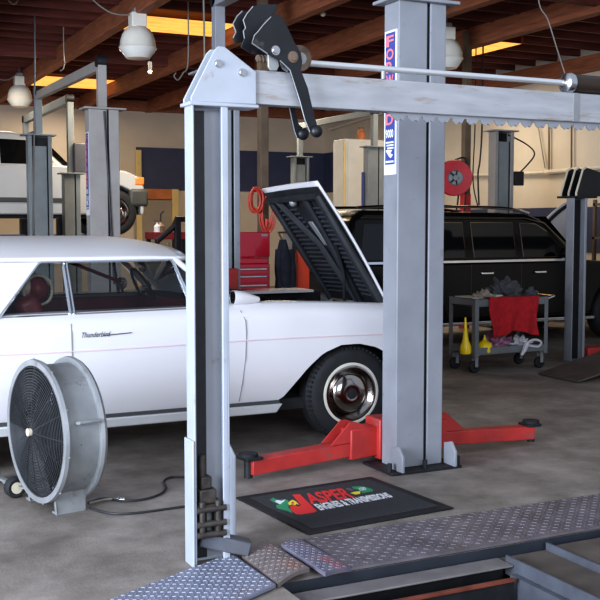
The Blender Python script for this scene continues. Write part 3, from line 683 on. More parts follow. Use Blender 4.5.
# script emblem on the door
em = Matrix.Translation((1.60, 6.50 + yoff(1.7, .87) - .004, .868)) @ Matrix.Rotation(math.pi / 2, 4, 'X')
text('script_emblem', 'Thunderbird', 'rail', car, .19, .034, em, bold=.012, shear=.35)
MB().beam((1.74, 6.499, .876), (1.93, 6.499, .886), .006, .006).build('emblem_tail', 'rail', car)
# roof and sail panels
def gyy(z): return 6.565 + (z - 1.02) * .47
def roof_pt(u, v):
    x = .42 + (2.40 - .42) * u; tt = 2 * v - 1
    ze = 1.350 - (.10 * ((.75 - x) / .33) ** 2 if x < .75 else 0) - (.004 if x > 2.2 else 0)
    zc_ = 1.485 - (.07 * ((x - 1.9) / .5) ** 2 if x > 1.9 else 0) - (.20 * ((.95 - x) / .53) ** 2 if x < .95 else 0)
    hw = CY - gyy(1.350)
    s_ = abs(tt); yv = CY + (1 if tt > 0 else -1) * hw * (1 - (1 - s_) ** 1.6)
    k = 1 - (1 - s_) ** 1.6
    return (x, yv, ze + (zc_ - ze) * (1 - k ** 2.6))
MB().grid(roof_pt, 26, 24).build('roof', 'roofwhite', car, solid=-.03, ang=60)
for far in (0, 1):
    f = (lambda y: mir(y)) if far else (lambda y: y)
    poly = [(-.05, 1.015), (1.10, 1.015), (1.370, 1.33), (1.395, 1.358), (.40, 1.358), (.25, 1.25)]
    mb = MB(); mb.add([(x, f(gyy(z)), z) for x, z in poly] + [(x, f(gyy(z) + .06), z) for x, z in poly], [tuple(range(6)), tuple(range(11, 5, -1))] + [(i, (i + 1) % 6, 6 + (i + 1) % 6, 6 + i) for i in range(6)])
    mb.build('sail_panel', 'roofwhite', car, bevel=.012)
    def gp(x, z, d=0): return (x, f(gyy(z) + d), z)
    MB().add([gp(1.10, 1.02, .02), gp(1.545, 1.02, .02), gp(1.535, 1.338, .02), gp(1.380, 1.338, .02)], [(0, 1, 2, 3)]).build('quarter_glass', 'cargl', car, smooth=False)
    MB().add([gp(1.56, 1.02, .02), gp(2.375, 1.03, .02), gp(2.287, 1.34, .02), gp(1.55, 1.338, .02)], [(0, 1, 2, 3)]).build('door_glass', 'cargl', car, smooth=False)
    MB().add([gp(2.39, 1.03, .02), gp(2.60, 1.04, .03), gp(2.30, 1.34, .02)], [(0, 1, 2)]).build('vent_glass', 'cargl', car, smooth=False)
    MB().tube([gp(1.545, 1.015), gp(1.536, 1.348)], .010, 6).tube([gp(1.57, 1.015), gp(1.559, 1.348)], .010, 6).build('window_divider', 'chrome', car)
    MB().tube([gp(2.385, 1.02), gp(2.293, 1.348)], .013, 6).build('window_divider', 'chrome', car)
    MB().tube([gp(1.09, 1.012, -.005), gp(1.37, 1.333, -.005), gp(1.395, 1.35, -.005), gp(2.30, 1.354, -.005)], .010, 6).build('window_frame', 'chrome', car)
    MB().tube([gp(2.30, 1.365), gp(2.45, 1.24, .02), gp(2.64, 1.04, .04)], .022, 8).build('windshield_pillar', 'white_paint', car)
MB().grid(lambda u, v: (2.36 + .32 * (1 - u) + .10 * math.sin(math.pi * v) * (1 - u), 6.64 + .11 * u + (2 * (CY - 6.64 - .11 * u)) * v, 1.05 + .36 * u), 4, 10).build('windshield', 'cargl', car)
MB().grid(lambda u, v: (-.02 + .44 * u, 6.8 + (2 * (CY - 6.8)) * v, 1.03 + .25 * u), 3, 8).build('rear_window', 'dkglass', car)
# interior
MB().box((.95, 6.64, .40), (2.6, mir(6.64), .42)).box((.93, 6.66, .42), (.97, mir(6.66), 1.0)).box((2.50, 6.70, .42), (2.62, mir(6.70), 1.03)).box((.97, 6.62, .42), (2.6, 6.66, .99)).box((.97, mir(6.66), .42), (2.6, mir(6.62), 1.0)).build('interior_trim', 'maroon', car, bevel=.01)
for yy in (7.02, mir(7.02)):
    st = MB().beam((1.50, yy, .66), (1.30, yy, 1.12), .52, .16, up=(1, 0, 0)).box((1.45, yy - .26, .5), (2.0, yy + .26, .66)).build('seat', 'maroon', car, bevel=.05, seg=4)
    MB().blob((1.40, yy, 1.16), (.10, .19, .105), 3, .05).build('headrest', 'maroon', st)
    MB().tube([(1.36 + .02 * math.cos(a_), yy - .185, 1.16 + 0) if False else (1.40 + .095 * math.cos(a_), yy - .15 - .03 * math.sin(a_ * 2) ** 2, 1.16 + .10 * math.sin(a_)) for a_ in [k * math.pi / 10 for k in range(21)]], .010, 6).build('seat_piping', 'cream', st)
    MB().blob((1.33, yy - .02, 1.18), (.06, .16, .08), 4, .05).build('headrest_back', 'cream', st)
wc = Vector((2.47, mir(7.02), 1.07))
sw = MB().tube([wc + Vector((-.09 * math.sin(a_) * 1, .19 * math.cos(a_), .17 * math.sin(a_))) for a_ in [k * math.pi / 16 for k in range(33)]], .012, 6).beam(wc, wc + Vector((.12, 0, -.06)), .04, .04).build('steering_wheel', 'dkint', car)
MB().cyl(wc + Vector((-.03, 0, 0)), wc + Vector((.0, 0, 0)), .035).build('horn_button', 'chrome', sw)
MB().tube([(1.2, mir(gyy(1.34)) - .03, 1.345), (2.28, mir(gyy(1.34)) - .03, 1.345)], .018, 6).tube([(1.75, mir(6.9), 1.36), (2.36, mir(6.72), 1.12)], .015, 6).build('red_rail_lines', 'toolred', car)  # red trim along the far rail, and a red line slanting across the window
MB().blob((2.31, CY, 1.27), (.012, .10, .035), 5, .03).beam((2.31, CY, 1.28), (2.33, CY, 1.38), .012, .012).build('rear_mirror', 'chrome', car)
MB().blob((2.42, mir(6.53), 1.10), (.05, .05, .055), 5, .03).beam((2.42, mir(6.56), 1.02), (2.42, mir(6.53), 1.10), .02, .02).build('door_mirror', 'chrome', car)
MB().blob((2.41, 6.53, 1.09), (.06, .045, .05), 5, .03).beam((2.42, 6.57, 1.02), (2.42, 6.54, 1.09), .02, .02).build('door_mirror', 'chrome', car)
dm = MB().lathe([(.046, .04), (.052, 0), (.054, .12), (.045, .5), (.02, .95), (0, 1)], (2.69, 6.60, 1.085), (2.90, 6.60, 1.065), 20).beam((2.79, 6.60, 1.02), (2.79, 6.60, 1.06), .03, .05, up=(1, 0, 0)).build('fender_mirror', 'white_paint', car)
MB().cyl((2.690, 6.60, 1.085), (2.704, 6.60, 1.085), .047).build('mirror_glass', 'dkglass', dm)
# engine bay with the cowl hump
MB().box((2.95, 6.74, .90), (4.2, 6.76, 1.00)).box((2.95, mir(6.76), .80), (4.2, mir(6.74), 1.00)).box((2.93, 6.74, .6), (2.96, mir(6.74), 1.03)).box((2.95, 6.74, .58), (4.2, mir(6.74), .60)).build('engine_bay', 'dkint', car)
eb = MB()
rnd = random.Random(3)
eb.blob((3.4, CY, .80), (.32, .28, .13), 6, .2)
eb.lathe([(0, 0), (.20, 0), (.22, .3), (.2, 1), (0, 1.1)], (3.4, CY, .90), (3.4, CY, .96), 24)
for k in range(16): eb.box(*(lambda x, y, z, s: ((x - s, y - s, z - .1), (x + s, y + s, z + s)))(rnd.uniform(3.05, 4.05), rnd.choice((rnd.uniform(6.85, 7.2), rnd.uniform(7.8, 8.1))), rnd.uniform(.80, .92), rnd.uniform(.04, .08)))
for k in range(6): y_ = rnd.uniform(6.85, 8.0); eb.tube([(3.0 + .1 * k, y_, .88), (3.2 + .1 * k, y_ + .1, .98), (3.5 + .06 * k, y_ + .2, .88)], .018, 6, smooth=5)
eb.build('engine', 'engine', car)
MB().blob((2.80, 6.90, 1.06), (.17, .12, .03), 8, .05).build('cowl_hump', 'white_paint', car)
MB().tube([(2.86, 6.8, 1.085), (2.80, 7.1, 1.09), (2.74, 7.3, 1.09)], .010, 6).build('wiper', 'dkint', car)
# hood raised on hinges at the nose, underside facing the cabin
HT = [Vector((3.535, 6.95, 1.93)), Vector((3.555, mir(6.93), 1.905))]
HB = [Vector((4.09, 6.80, .965)), Vector((4.21, 7.99, .955))]
def hood_pt(u, v, d=0):
    p = HT[0].lerp(HT[1], v).lerp(HB[0].lerp(HB[1], v), u)
    bulge = .022 * math.sin(math.pi * u) + .015 * math.sin(math.pi * v)
    n = (HB[0] - HT[0]).cross(HT[1] - HT[0]).normalized()
    if n.x < 0: n = -n
    return p + n * (bulge + d)
mb = MB(); mb.grid(lambda u, v: hood_pt(u, v), 14, 12)
hood = mb.build('hood', 'white_paint', car, solid=.012)
mb = MB()
mb.grid(lambda u, v: hood_pt(.035 + .955 * u, .018 + .964 * v, -.024), 14, 12)
mb.build('hood_liner', 'hoodin', hood)
mb = MB()
for k in range(20):
    u = .20 + .75 * k / 20
    v0, v1 = .12, .40 + .10 * (1 - u)
    MB().tube([hood_pt(u, v0 + .48, -.036), hood_pt(u, .92, -.036)], .009, 5).build('liner_rib', 'hoodrib', hood)
    MB().tube([hood_pt(u, .10, -.036), hood_pt(u, .33, -.036)], .009, 5).build('liner_rib', 'hoodrib', hood)
mb = MB()
mb.tube([hood_pt(.10, .06, -.045), hood_pt(.10, .92, -.045)], .03, 8)
mb.tube([hood_pt(.10, .06, -.045), hood_pt(.98, .035, -.045)], .035, 8)
mb.tube([hood_pt(.10, .92, -.045), hood_pt(.98, .93, -.045)], .03, 8)
mb.tube([hood_pt(.10, .80, -.05), hood_pt(.5, .55, -.05), hood_pt(.98, .44, -.05)], .03, 8)
mb.tube([hood_pt(.10, .30, -.05), hood_pt(.5, .36, -.05), hood_pt(.98, .40, -.05)], .03, 8)
mb.build('hood_braces', 'hoodin', hood)
mb = MB(); q = [hood_pt(.30, .42, -.05), hood_pt(.30, .49, -.05), hood_pt(.50, .46, -.05), hood_pt(.50, .40, -.05)]
mb.add(q + [p + Vector((-.012, 0, -.006)) for p in q], [(0, 1, 2, 3), (7, 6, 5, 4), (0, 1, 5, 4), (1, 2, 6, 5), (2, 3, 7, 6), (3, 0, 4, 7)]); mb.build('hood_plaque', 'dull', hood, bevel=.004)
MB().ball(hood_pt(.13, .52, -.06), .035, 8).build('hood_striker', 'dull', hood)
MB().tube([hood_pt(.5, .28, -.05), hood_pt(.7, .34, -.08), Vector((3.9, 7.2, 1.1)), Vector((3.85, 7.1, 1.0))], .012, 6, smooth=5).build('hood_cable', 'dkint', hood)
# wheels
def wheel(x, y, rt, s, par, ww=True, r=.355, w=.2):
    # s=-1 faces the camera side
    o = Vector((x, y, r)); ax = Vector((0, s * 1.0, 0))
    A, B_ = o - ax * (w / 2), o + ax * (w / 2)
    tw = MB().lathe([(r * .62, 0), (r * .80, -.02), (r * .93, .06), (r, .22), (r, .78), (r * .93, .94), (r * .80, 1.02), (r * .66, 1.0), (r * .62, .9)], A, B_, 48)
    if ww:
        for k in range(60):
            a_ = 2 * math.pi * k / 60; c = Vector((math.cos(a_), 0, math.sin(a_)))
            tw.beam(o + c * (r - .012) + ax * (w * .30), o + c * (r - .02) + ax * (w * .48), .018, .016, up=c)
    tire = tw.build('wheel', 'rubber', par)
    if ww: MB().lathe([(r * .585, 1.0), (r * .59, 1.035), (r * .63, 1.04), (r * .645, 1.03), (r * .645, .99)], A, B_, 48).build('whitewall_ring', 'whitewall', tire)
    MB().lathe([(r * .60, .95), (r * .60, 1.02), (r * .55, 1.03), (r * .52, .92), (r * .42, .80), (r * .40, .84)], A, B_, 40).build('rim', 'wheelchrome', tire)
    MB().lathe([(r * .40, .82), (r * .40, .90), (r * .36, .98), (r * .24, 1.06), (r * .12, 1.08), (r * .10, 1.06), (0, 1.05)], A, B_, 36).build('hubcap', 'wheelchrome', tire)
    MB().lathe([(r * .11, 1.05), (r * .11, 1.10), (r * .06, 1.11), (0, 1.11)], A, B_, 20).build('hub_centre', 'dkint', tire)
    return tire
wheel(FWX, 6.63, .355, -1, car); wheel(RWX, 6.67, .355, -1, car); wheel(FWX, mir(6.63), .355, 1, car); wheel(RWX, mir(6.67), .355, 1, car)

# ------------------------------------------------------------------ SUVs
def suv(name, label, paint, L, W, out, win, wheels, wr, trims, gtop, belt):
    r = thing(name, label, 'car')
    # body outline with real wheel arches
    top = [p for p in out]
    poly = list(top); zb_ = .36
    bot = []
    for xc in sorted(wheels, reverse=True):
        ra = wr + .07
        dx = math.sqrt(max(ra ** 2 - (zb_ - wr) ** 2, 0))
        a0 = math.atan2(zb_ - wr, dx)
        for k in range(13):
            a_ = a0 + (math.pi - 2 * a0) * k / 12; bot.append((xc + ra * math.cos(a_), wr + ra * math.sin(a_)))
    x1 = max(p[0] for p in out); x0 = min(p[0] for p in out)
    body = MB().prism(top + [(x1 - .03, zb_)] + bot + [(x0 + .03, zb_)], 0, W).build('body', paint, r, bevel=.05, seg=3)
    MB().box((x0 + .1, .22, .3), (x1 - .1, W - .22, .85)).build('underbody', 'dkint', r)
    lean = lambda z: .03 + (z - belt) * .22
    # cabin: tapers inwards
    n = len(gtop)
    mb = MB(); mb.add([(x, lean(z), z) for x, z in gtop] + [(x, W - lean(z), z) for x, z in gtop], [tuple(range(n))[::-1], tuple(range(n, 2 * n))] + [(i, (i + 1) % n, n + (i + 1) % n, n + i) for i in range(n)])
    mb.build('cabin', paint, r, bevel=.06, seg=3)
    for far in (0, 1):
        for wd in win:
            k = len(wd); f = lambda x, z, d: (x, (W - lean(z) + d) if far else (lean(z) - d), z)
            mb = MB(); mb.add([f(x, z, .004) for x, z in wd] + [f(x, z, -.02) for x, z in wd], [tuple(range(k)), tuple(range(2 * k - 1, k - 1, -1))] + [(i, (i + 1) % k, k + (i + 1) % k, k + i) for i in range(k)])
            mb.build('side_window', 'dkglass', r, smooth=False)
    return r, lean
def suv_wheel(x, y, s, par, r, ww):
    t_ = wheel(x, y, 0, s, par, False, r, ww); return t_
# black SUV beyond the cart
bl = 1.08
r, lean = suv('suv', 'black SUV with chrome trim, parked behind the grey cart', 'blackcar', 5.0, 1.9,
    [(0.02, .45), (0, .9), (.05, bl + .04), (3.6, bl + .05), (4.95, bl - .06), (5.18, .95), (5.2, .5)],
    [[(.25, bl + .08), (1.0, bl + .08), (1.0, 1.60), (.35, 1.60)], [(1.08, bl + .08), (1.80, bl + .08), (1.80, 1.62), (1.08, 1.62)],
     [(1.93, bl + .08), (2.60, bl + .08), (2.60, 1.62), (1.93, 1.62)], [(2.72, bl + .08), (3.46, bl + .08), (3.16, 1.50), (2.98, 1.60), (2.72, 1.61)]],
    (1.0, 4.32), .37, None, [(.08, bl), (3.72, bl), (3.18, 1.64), (2.85, 1.745), (.35, 1.77), (.18, 1.66)], bl)
for x in (1.0, 4.32):
    suv_wheel(x, .13, -1, r, .37, .24); suv_wheel(x, 1.77, 1, r, .37, .24)
for s_ in (0, 1):
    f = (lambda y: 1.9 - y) if s_ else (lambda y: y)
    MB().tube([(.3, f(.22), 1.80), (1.0, f(.22), 1.825), (2.5, f(.22), 1.81), (2.95, f(.24), 1.74)], .02, 8, smooth=4).build('roof_rail', 'chrome', r)
    MB().box((.15, min(f(.01), f(.04)), bl + .02), (3.40, max(f(.01), f(.04)), bl + .06)).build('belt_trim', 'chrome', r, bevel=.006)
    MB().tube([(.3, f(.135), 1.675), (2.8, f(.135), 1.68), (3.12, f(.125), 1.61), (3.66, f(.02), 1.13)], .010, 6).build('gutter_sheen', 'sheen', r)  # thin tube drawn as the highlight along the gutter edge
    for wd in ([(1.08, bl + .08), (1.80, bl + .08), (1.80, 1.62), (1.08, 1.62)], [(1.93, bl + .08), (2.60, bl + .08), (2.60, 1.62), (1.93, 1.62)], [(2.72, bl + .08), (3.46, bl + .08), (3.16, 1.50), (2.98, 1.60), (2.72, 1.61)]):
        MB().tube([(x, f(lean(z) - .004), z) for x, z in wd + wd[:1]], .008, 5).build('window_frame', 'sheen', r)  # tubes draw the highlights of the black window frames
    MB().box((1.35, min(f(-.03), f(.1)), .30), (3.9, max(f(-.03), f(.1)), .35)).build('running_board', 'chrome', r, bevel=.01)
    for x in (2.0, 2.86): MB().box((x, min(f(-.03), f(.0)), .945), (x + .20, max(f(-.03), f(.0)), .985)).build('door_handle', 'chrome', r, bevel=.012)
    MB().blob((3.30, f(-.12), 1.22), (.07, .10, .07), 3, .05).beam((3.30, f(-.1), 1.18), (3.35, f(.05), 1.16), .04, .04).build('door_mirror', 'blackcar', r)
    for x in (1.86, 2.66): MB().box((x - .004, min(f(-.001), f(.02)), .40), (x + .004, max(f(-.001), f(.02)), bl)).build('door_seam', 'seam', r)
MB().grid(lambda u, v: (3.74 - .54 * u + .012, .10 + .1 * u + (1.7 - .2 * u) * v, bl + .04 + .57 * u + .012), 2, 4).build('windshield', 'dkglass', r)
place(r, (5.85, 10.8, 0))
# silver SUV on the far lift
bl = 1.14
r, lean = suv('suv', 'silver SUV raised on the lift, at far left behind the white car', 'silver', 4.65, 1.8,
    [(0.02, .5), (0, .95), (.05, bl + .03), (3.2, bl + .05), (4.3, bl - .02), (4.55, 1.02), (4.63, .85), (4.65, .60)],
    [[(.3, bl + .06), (1.2, bl + .06), (1.2, 1.60), (.4, 1.60)], [(1.28, bl + .06), (2.1, bl + .06), (2.1, 1.61), (1.28, 1.61)], [(2.2, bl + .06), (3.05, bl + .06), (2.62, 1.60), (2.2, 1.61)]],
    (.95, 4.10), .40, None, [(.1, bl), (3.3, bl), (2.72, 1.68), (2.4, 1.74), (.35, 1.74), (.2, 1.62)], bl)
for x in (.95, 4.10):
    suv_wheel(x, .10, -1, r, .40, .24); suv_wheel(x, 1.70, 1, r, .40, .24)
MB().box((4.36, -.03, .50), (4.71, 1.83, .82)).build('front_bumper', 'bumper', r, bevel=.06, seg=3)
MB().box((-.1, -.02, .46), (.2, 1.82, .76)).build('rear_bumper', 'bumper', r, bevel=.06, seg=3)
for yy in (-.012, 1.62): MB().box((4.46, yy, .87), (4.64, yy + .19, 1.02)).build('headlight', 'amber', r, bevel=.03, seg=3, label='amber and clear headlight')
MB().box((1.3, -.02, .56), (3.4, .02, .64)).build('side_moulding', 'bumper', r, bevel=.01)
MB().blob((2.95, -.12, 1.24), (.08, .12, .08), 3, .05).beam((2.95, -.1, 1.2), (3.0, .05, 1.18), .05, .05).build('door_mirror', 'silver', r)
MB().box((2.15, -.004, .45), (2.16, .02, bl)).build('door_seam', 'seam', r)
MB().grid(lambda u, v: (3.34 - .56 * u + .012, .10 + .1 * u + (1.6 - .2 * u) * v, bl + .05 + .57 * u + .012), 2, 4).build('windshield', 'dkglass', r)
place(r, (.78, 17.35, 1.40))

# white curved car hood panel standing behind the black SUV, and the dark rack beyond
t = thing('car_hood_panel', 'white curved car panel standing on edge behind the black SUV, left of the far post', 'car part', (10.0, 13.3, 0))
hp_ = lambda u, d: on_y(546 + 20 * u, 219 - 17 * u + 5 * (1 - u) * u * -1 + d, 13.3)
top_ = [hp_(k / 10, 0) for k in range(11)]
poly = [(p.x, p.z) for p in top_] + [(top_[-1].x + .08, top_[-1].z + .03), (top_[-1].x + .1, 0), (top_[0].x, 0)]
MB().prism(poly, 13.3, 13.33).build('panel_skin', 'white_paint', t, bevel=.01)
MB().tube([hp_(k / 10, 3.5) - Vector((-.02, .012, 0)) for k in range(11)], .03, 6).build('dark_trim', 'rubber', t)
t = thing('storage_rack', 'dark storage rack by the right wall behind the far post', 'rack', (12.0, 11.8, 0))
for yy in (10.6, 13.0):
    for xx in (11.72, 12.3): MB().box((xx, yy, 0), (xx + .05, yy + .05, 2.0)).build('upright', 'pole', t)
for zz in (.15, .75, 1.35, 1.9): MB().box((11.72, 10.6, zz), (12.35, 13.05, zz + .04)).build('shelf', 'pole', t)
MB().box((12.32, 10.65, .1), (12.34, 13.0, 1.95)).build('back_panel', 'dkint', t)
rk = random.Random(11)
for k in range(9):
    zz = (.19, .79, 1.39)[k % 3]; yy = 10.7 + .75 * (k // 3); h = rk.uniform(.28, .46)
    solo(MB().box((11.78, yy, zz), (12.25, yy + .6, zz + h)).box((11.76, yy + .2, zz + h * .5), (11.78, yy + .35, zz + h * .62)), 'storage_bin', rk.choice(['dkint', 'gaugegrey', 'pole']), 'dark bin on the storage rack by the right wall', 'bin', (12.0, yy + .3, zz), group='dark bins on the storage rack', bevel=.01)

# ------------------------------------------------------------------ drum fan
fc = on_y(35, 431, 5.70); a_ = R(12.0); AX = Vector((math.cos(a_), math.sin(a_), 0)); SD = Vector((-AX.y, AX.x, 0))
FR = .388; f0 = Vector((fc.x, fc.y, FR + .058)); FL = .245
fan = thing('drum_fan', 'large grey drum fan on the floor beside the white car', 'fan', (f0.x + .13, f0.y, 0))
b0, b1 = f0, f0 + AX * FL
drum = MB().lathe([(FR - .02, .0), (FR - .02, 1.0), (FR - .026, 1.0), (FR - .026, 0)], b0, b1, 64).build('drum_shell', 'dull', fan)
for k, (p, q) in enumerate(((0, .16), (.86, 1.0))):
    MB().lathe([(FR - .02, p), (FR + .012, p), (FR + .016, (p + q) / 2), (FR + .006, q), (FR - .02, q)], b0, b1, 64).build('rim_band', 'dull', drum)
mb = MB()
for s_ in (.03, .985):
    o = f0 + AX * (FL * s_)
    for k in range(1, 24):
        rr = (FR - .02) * k / 23.5
        mb.tube([o + SD * (rr * math.cos(w)) + UP * (rr * math.sin(w)) - AX * (.03 * (1 - (rr / FR) ** 2)) * (1 if s_ < .5 else -1) for w in [2 * math.pi * j / 40 for j in range(41)]], .0034, 4)
    for k in range(16):
        w = 2 * math.pi * k / 16
        mb.tube([o + (SD * math.cos(w) + UP * math.sin(w)) * ((FR - .02) * j / 4) - AX * (.03 * (1 - (j / 4) ** 2)) * (1 if s_ < .5 else -1) for j in range(5)], .004, 4)
mb.build('grille', 'grille', fan)
MB().cyl(f0 - AX * .045, f0 - AX * .025, .022).build('grille_badge', 'cream', fan)
mo = f0 + AX * .13
mb = MB().cyl(mo - AX * .06, mo + AX * .10, .09, n=24)
mb.build('motor', 'lift_dark', fan)
bl_ = MB()
for k in range(4):
    w = math.pi / 2 * k + .4
    e = SD * math.cos(w) + UP * math.sin(w); tn = -SD * math.sin(w) + UP * math.cos(w)
    bl_.add([mo + e * .08 - tn * .05 - AX * .02, mo + e * .08 + tn * .05 + AX * .02, mo + e * .35 + tn * .12 + AX * .03, mo + e * .35 - tn * .12 - AX * .03], [(0, 1, 2, 3)])
bl_.build('blades', 'lift_dark', fan, solid=.004)
# foot, handle, wheels
pf = f0 + AX * (FL * .55) - SD * .10
MB().box((-.12, -.07, 0), (.12, .07, .14)).v
for sd_ in (-.16, .20):
    Mf = Matrix.Translation(f0 + AX * (FL * .52) + SD * sd_ - UP * f0.z) @ Matrix.Rotation(a_, 4, 'Z')
    MB(Mf).prism([(-.085, 0), (.085, 0), (.10, .16), (-.10, .16)], -.012, .012, 'xz').box((-.085, -.012, 0), (.085, .05, .012)).build('foot', 'dull', fan, bevel=.004)
hp = f0 - SD * (FR * math.cos(R(14))) + UP * (FR * math.sin(R(14)))
od = (-SD * math.cos(R(14)) + UP * math.sin(R(14)))
MB().tube([hp + AX * .075, hp + AX * .075 + od * .035, hp + AX * .20 + od * .035, hp + AX * .20], .010, 8).build('handle', 'dull', fan)
wc = on_z(15, 487, .062)
for dv in (0, .40):
    c = Vector((wc.x, wc.y, .062)) + SD * (dv - .0)
    wl = MB().lathe([(.03, 0), (.052, -.05), (.062, .2), (.062, .8), (.052, 1.05), (.03, 1)], c + SD * .03, c - SD * .03, 24).build('wheel', 'rubber', fan)
    MB().cyl(c + SD * .028, c - SD * .034, .034).build('wheel_hub', 'cream', wl)
c = Vector((wc.x, wc.y, .062)); MB().cyl(c, c + SD * .40, .008).beam(c + SD * .15, f0 + AX * .05 + SD * .0 - UP * .36, .03, .008).beam(c + SD * .36, f0 + AX * .05 + SD * .1 - UP * .37, .03, .008).build('axle', 'dull', fan)
for k in range(10):
    w = 2 * math.pi * k / 10 + .2; e = SD * math.cos(w) + UP * math.sin(w)
    MB().cyl(f0 + AX * .02 + e * FR, f0 + AX * .02 + e * (FR + .022), .006, n=6).build('clip', 'dull', fan)
# cable and air hose on the floor
z_ = .009
pts = [on_z(u, v, z_) for u, v in ((88, 503), (103, 498.5), (125, 501), (145, 499), (160, 494), (166, 488), (164, 481), (172, 477), (186, 477), (205, 478))]
solo(MB().tube(pts, .007, 8, smooth=8), 'power_cord', 'cable', 'thin black cord looping on the floor from the fan toward the lift post', 'cord', (pts[0].x, pts[0].y, 0))
pts = [on_z(u, v, .007) for u, v in ((90, 508), (103, 512), (120, 514), (145, 512), (170, 508.5), (188, 506), (205, 503))]
solo(MB().tube(pts, .007, 8, smooth=8), 'air_hose', 'cable', 'black hose lying straight on the floor in front of the looping cord', 'hose', (pts[0].x, pts[0].y, 0))
pts = [on_z(u, v, .011) for u, v in ((90, 503), (105, 499.5), (117, 499), (125, 499.5))]
t = thing('hose_nozzle', 'pale metal hose end lying on the floor beside the fan foot', 'hose fitting', (pts[0].x, pts[0].y, 0))
MB().tube(pts, .007, 8, smooth=5).build('hose_tail', 'wire', t)
MB().cyl(pts[-2], pts[-1], .011).build('coupling', 'steel', t)

# ------------------------------------------------------------------ cart with its load
CX0, CX1, CY0, CY1 = 6.42, 7.40, 8.92, 9.40
cart = thing('utility_cart', 'grey two-shelf utility cart on casters, in front of the black SUV', 'cart', ((CX0 + CX1) / 2, (CY0 + CY1) / 2, 0))
for z in (.72, .20):
    mb = MB().box((CX0, CY0, z), (CX1, CY1, z + .012))
    mb.box((CX0, CY0, z), (CX1, CY0 + .012, z + .075)).box((CX0, CY1 - .012, z), (CX1, CY1, z + .075)).box((CX0, CY0 + .012, z), (CX0 + .012, CY1 - .012, z + .075)).box((CX1 - .012, CY0 + .012, z), (CX1, CY1 - .012, z + .075))
    mb.build('shelf', 'cart', cart, bevel=.004)
MB().tube([(CX1 - .01, CY0 + .05, .76), (CX1 + .12, CY0 + .05, .80), (CX1 + .12, CY1 - .05, .80), (CX1 - .01, CY1 - .05, .76)], .014, 8).build('push_handle', 'steel', cart)
for x in (CX0, CX1):
    for y in (CY0, CY1):
        sx = 1 if x == CX0 else -1; sy = 1 if y == CY0 else -1
        MB().box((min(x - sx * .003, x + sx * .05), min(y - sy * .003, y - sy * .001), .17), (max(x - sx * .003, x + sx * .05), max(y - sy * .003, y - sy * .001), .80)).box((min(x - sx * .003, x - sx * .001), min(y - sy * .003, y + sy * .05), .17), (max(x - sx * .003, x - sx * .001), max(y - sy * .003, y + sy * .05), .80)).build('leg', 'cart', cart)
        c = Vector((x + sx * .05, y + sy * .06, .065))
        w_ = MB().lathe([(.02, 0), (.055, 0), (.065, .2), (.065, .8), (.055, 1), (.02, 1)], c + Vector((-.01, -.022, 0)), c + Vector((-.01, .022, 0)), 20).build('caster', 'rubber', cart)
        MB().beam(c + Vector((0, -.03, 0)), c + Vector((0, -.03, .13)), .04, .006, up=(0, 1, 0)).beam(c + Vector((0, .03, 0)), c + Vector((0, .03, .13)), .04, .006, up=(0, 1, 0)).box(c + Vector((-.04, -.04, .125)), c + Vector((.04, .04, .137))).build('caster_fork', 'dull', w_)
def towel(u, v):
    x = 6.58 + .68 * u + .03 * v * (1 - 2 * u) + .012 * math.sin(v * 9 + u * 5)
    if v < .25: return (x, CY0 - .014 + .10 * (1 - v / .25), .812 + .004 * math.sin(u * 20))
    w = (v - .25) / .75; dz = .40 + .03 * math.sin(u * 7 + 1)
    return (x, CY0 - .016 - .03 * w * (1 + math.sin(u * 17 + w * 2)), .81 - dz * w)
solo(MB().grid(towel, 40, 24), 'shop_towel', 'towel', 'red shop towel hanging over the front edge of the grey cart', 'towel', (6.92, CY0, .42), solid=.006)
def pile(name, m, lab, cat, c, size, seed, amp=.35): return solo(MB().blob((c[0], c[1], c[2] + size[2] * .6), size, seed, amp, 30, flat=c[2], fq=13), name, m, lab, cat, c, ang=80)
pile('rag', 'rag', 'dark grey crumpled rag heaped on the right of the cart top', 'rag', (7.00, 9.18, .735), (.19, .10, .14), 5)
pile('rag', 'rag', 'small dark rag at the right end of the cart top', 'rag', (7.30, 9.10, .735), (.06, .08, .09), 9)
pile('rag', 'tanrag', 'beige crumpled rag near the left end of the cart top', 'rag', (6.64, 9.10, .735), (.12, .07, .085), 12)
solo(MB().box((6.45, 9.0, .80), (6.74, 9.34, .81)), 'cardboard_sheet', 'paper', 'pale cardboard sheet lying on the left end of the cart top', 'cardboard', (6.6, 9.17, .80))
solo(MB().box((6.76, 9.02, .735), (6.86, 9.14, .83)), 'small_box', 'paper', 'small pale box between the rags on the cart top', 'box', (6.81, 9.08, .735), bevel=.004)
zs = .213
c = (6.47, 9.03, zs)
c = on_y(466, 330, 9.0); c = (c.x, 9.0, zs)
solo(MB().lathe([(0, 0), (.058, 0), (.062, .08), (.06, .2), (.035, .36), (.022, .6), (.010, 1), (0, 1)], c, (c[0] - .01, c[1], zs + .39), 24), 'funnel', 'yellow', 'tall yellow long-neck funnel on the lower cart shelf', 'funnel', c)
c = on_y(484.5, 345, 9.0); c = (c.x, 9.0, zs)
t = thing('oil_bottle', 'short yellow squat bottle on the lower cart shelf, right of the funnel', 'bottle', c)
MB().lathe([(0, 0), (.078, 0), (.082, .1), (.082, .5), (.07, .62), (.035, .78), (.02, .84), (.014, 1), (0, 1)], c, (c[0], c[1], zs + .16), 24).build('bottle_body', 'yellow', t)
MB().cyl((c[0], c[1], zs + .15), (c[0], c[1], zs + .19), .012, .007).build('spout', 'yellow', t)
pile('plastic_bag', 'purple', 'purple printed plastic bag on the lower cart shelf, beside the yellow bottle', 'bag', (6.87, 9.13, zs), (.13, .12, .13), 21, .3)
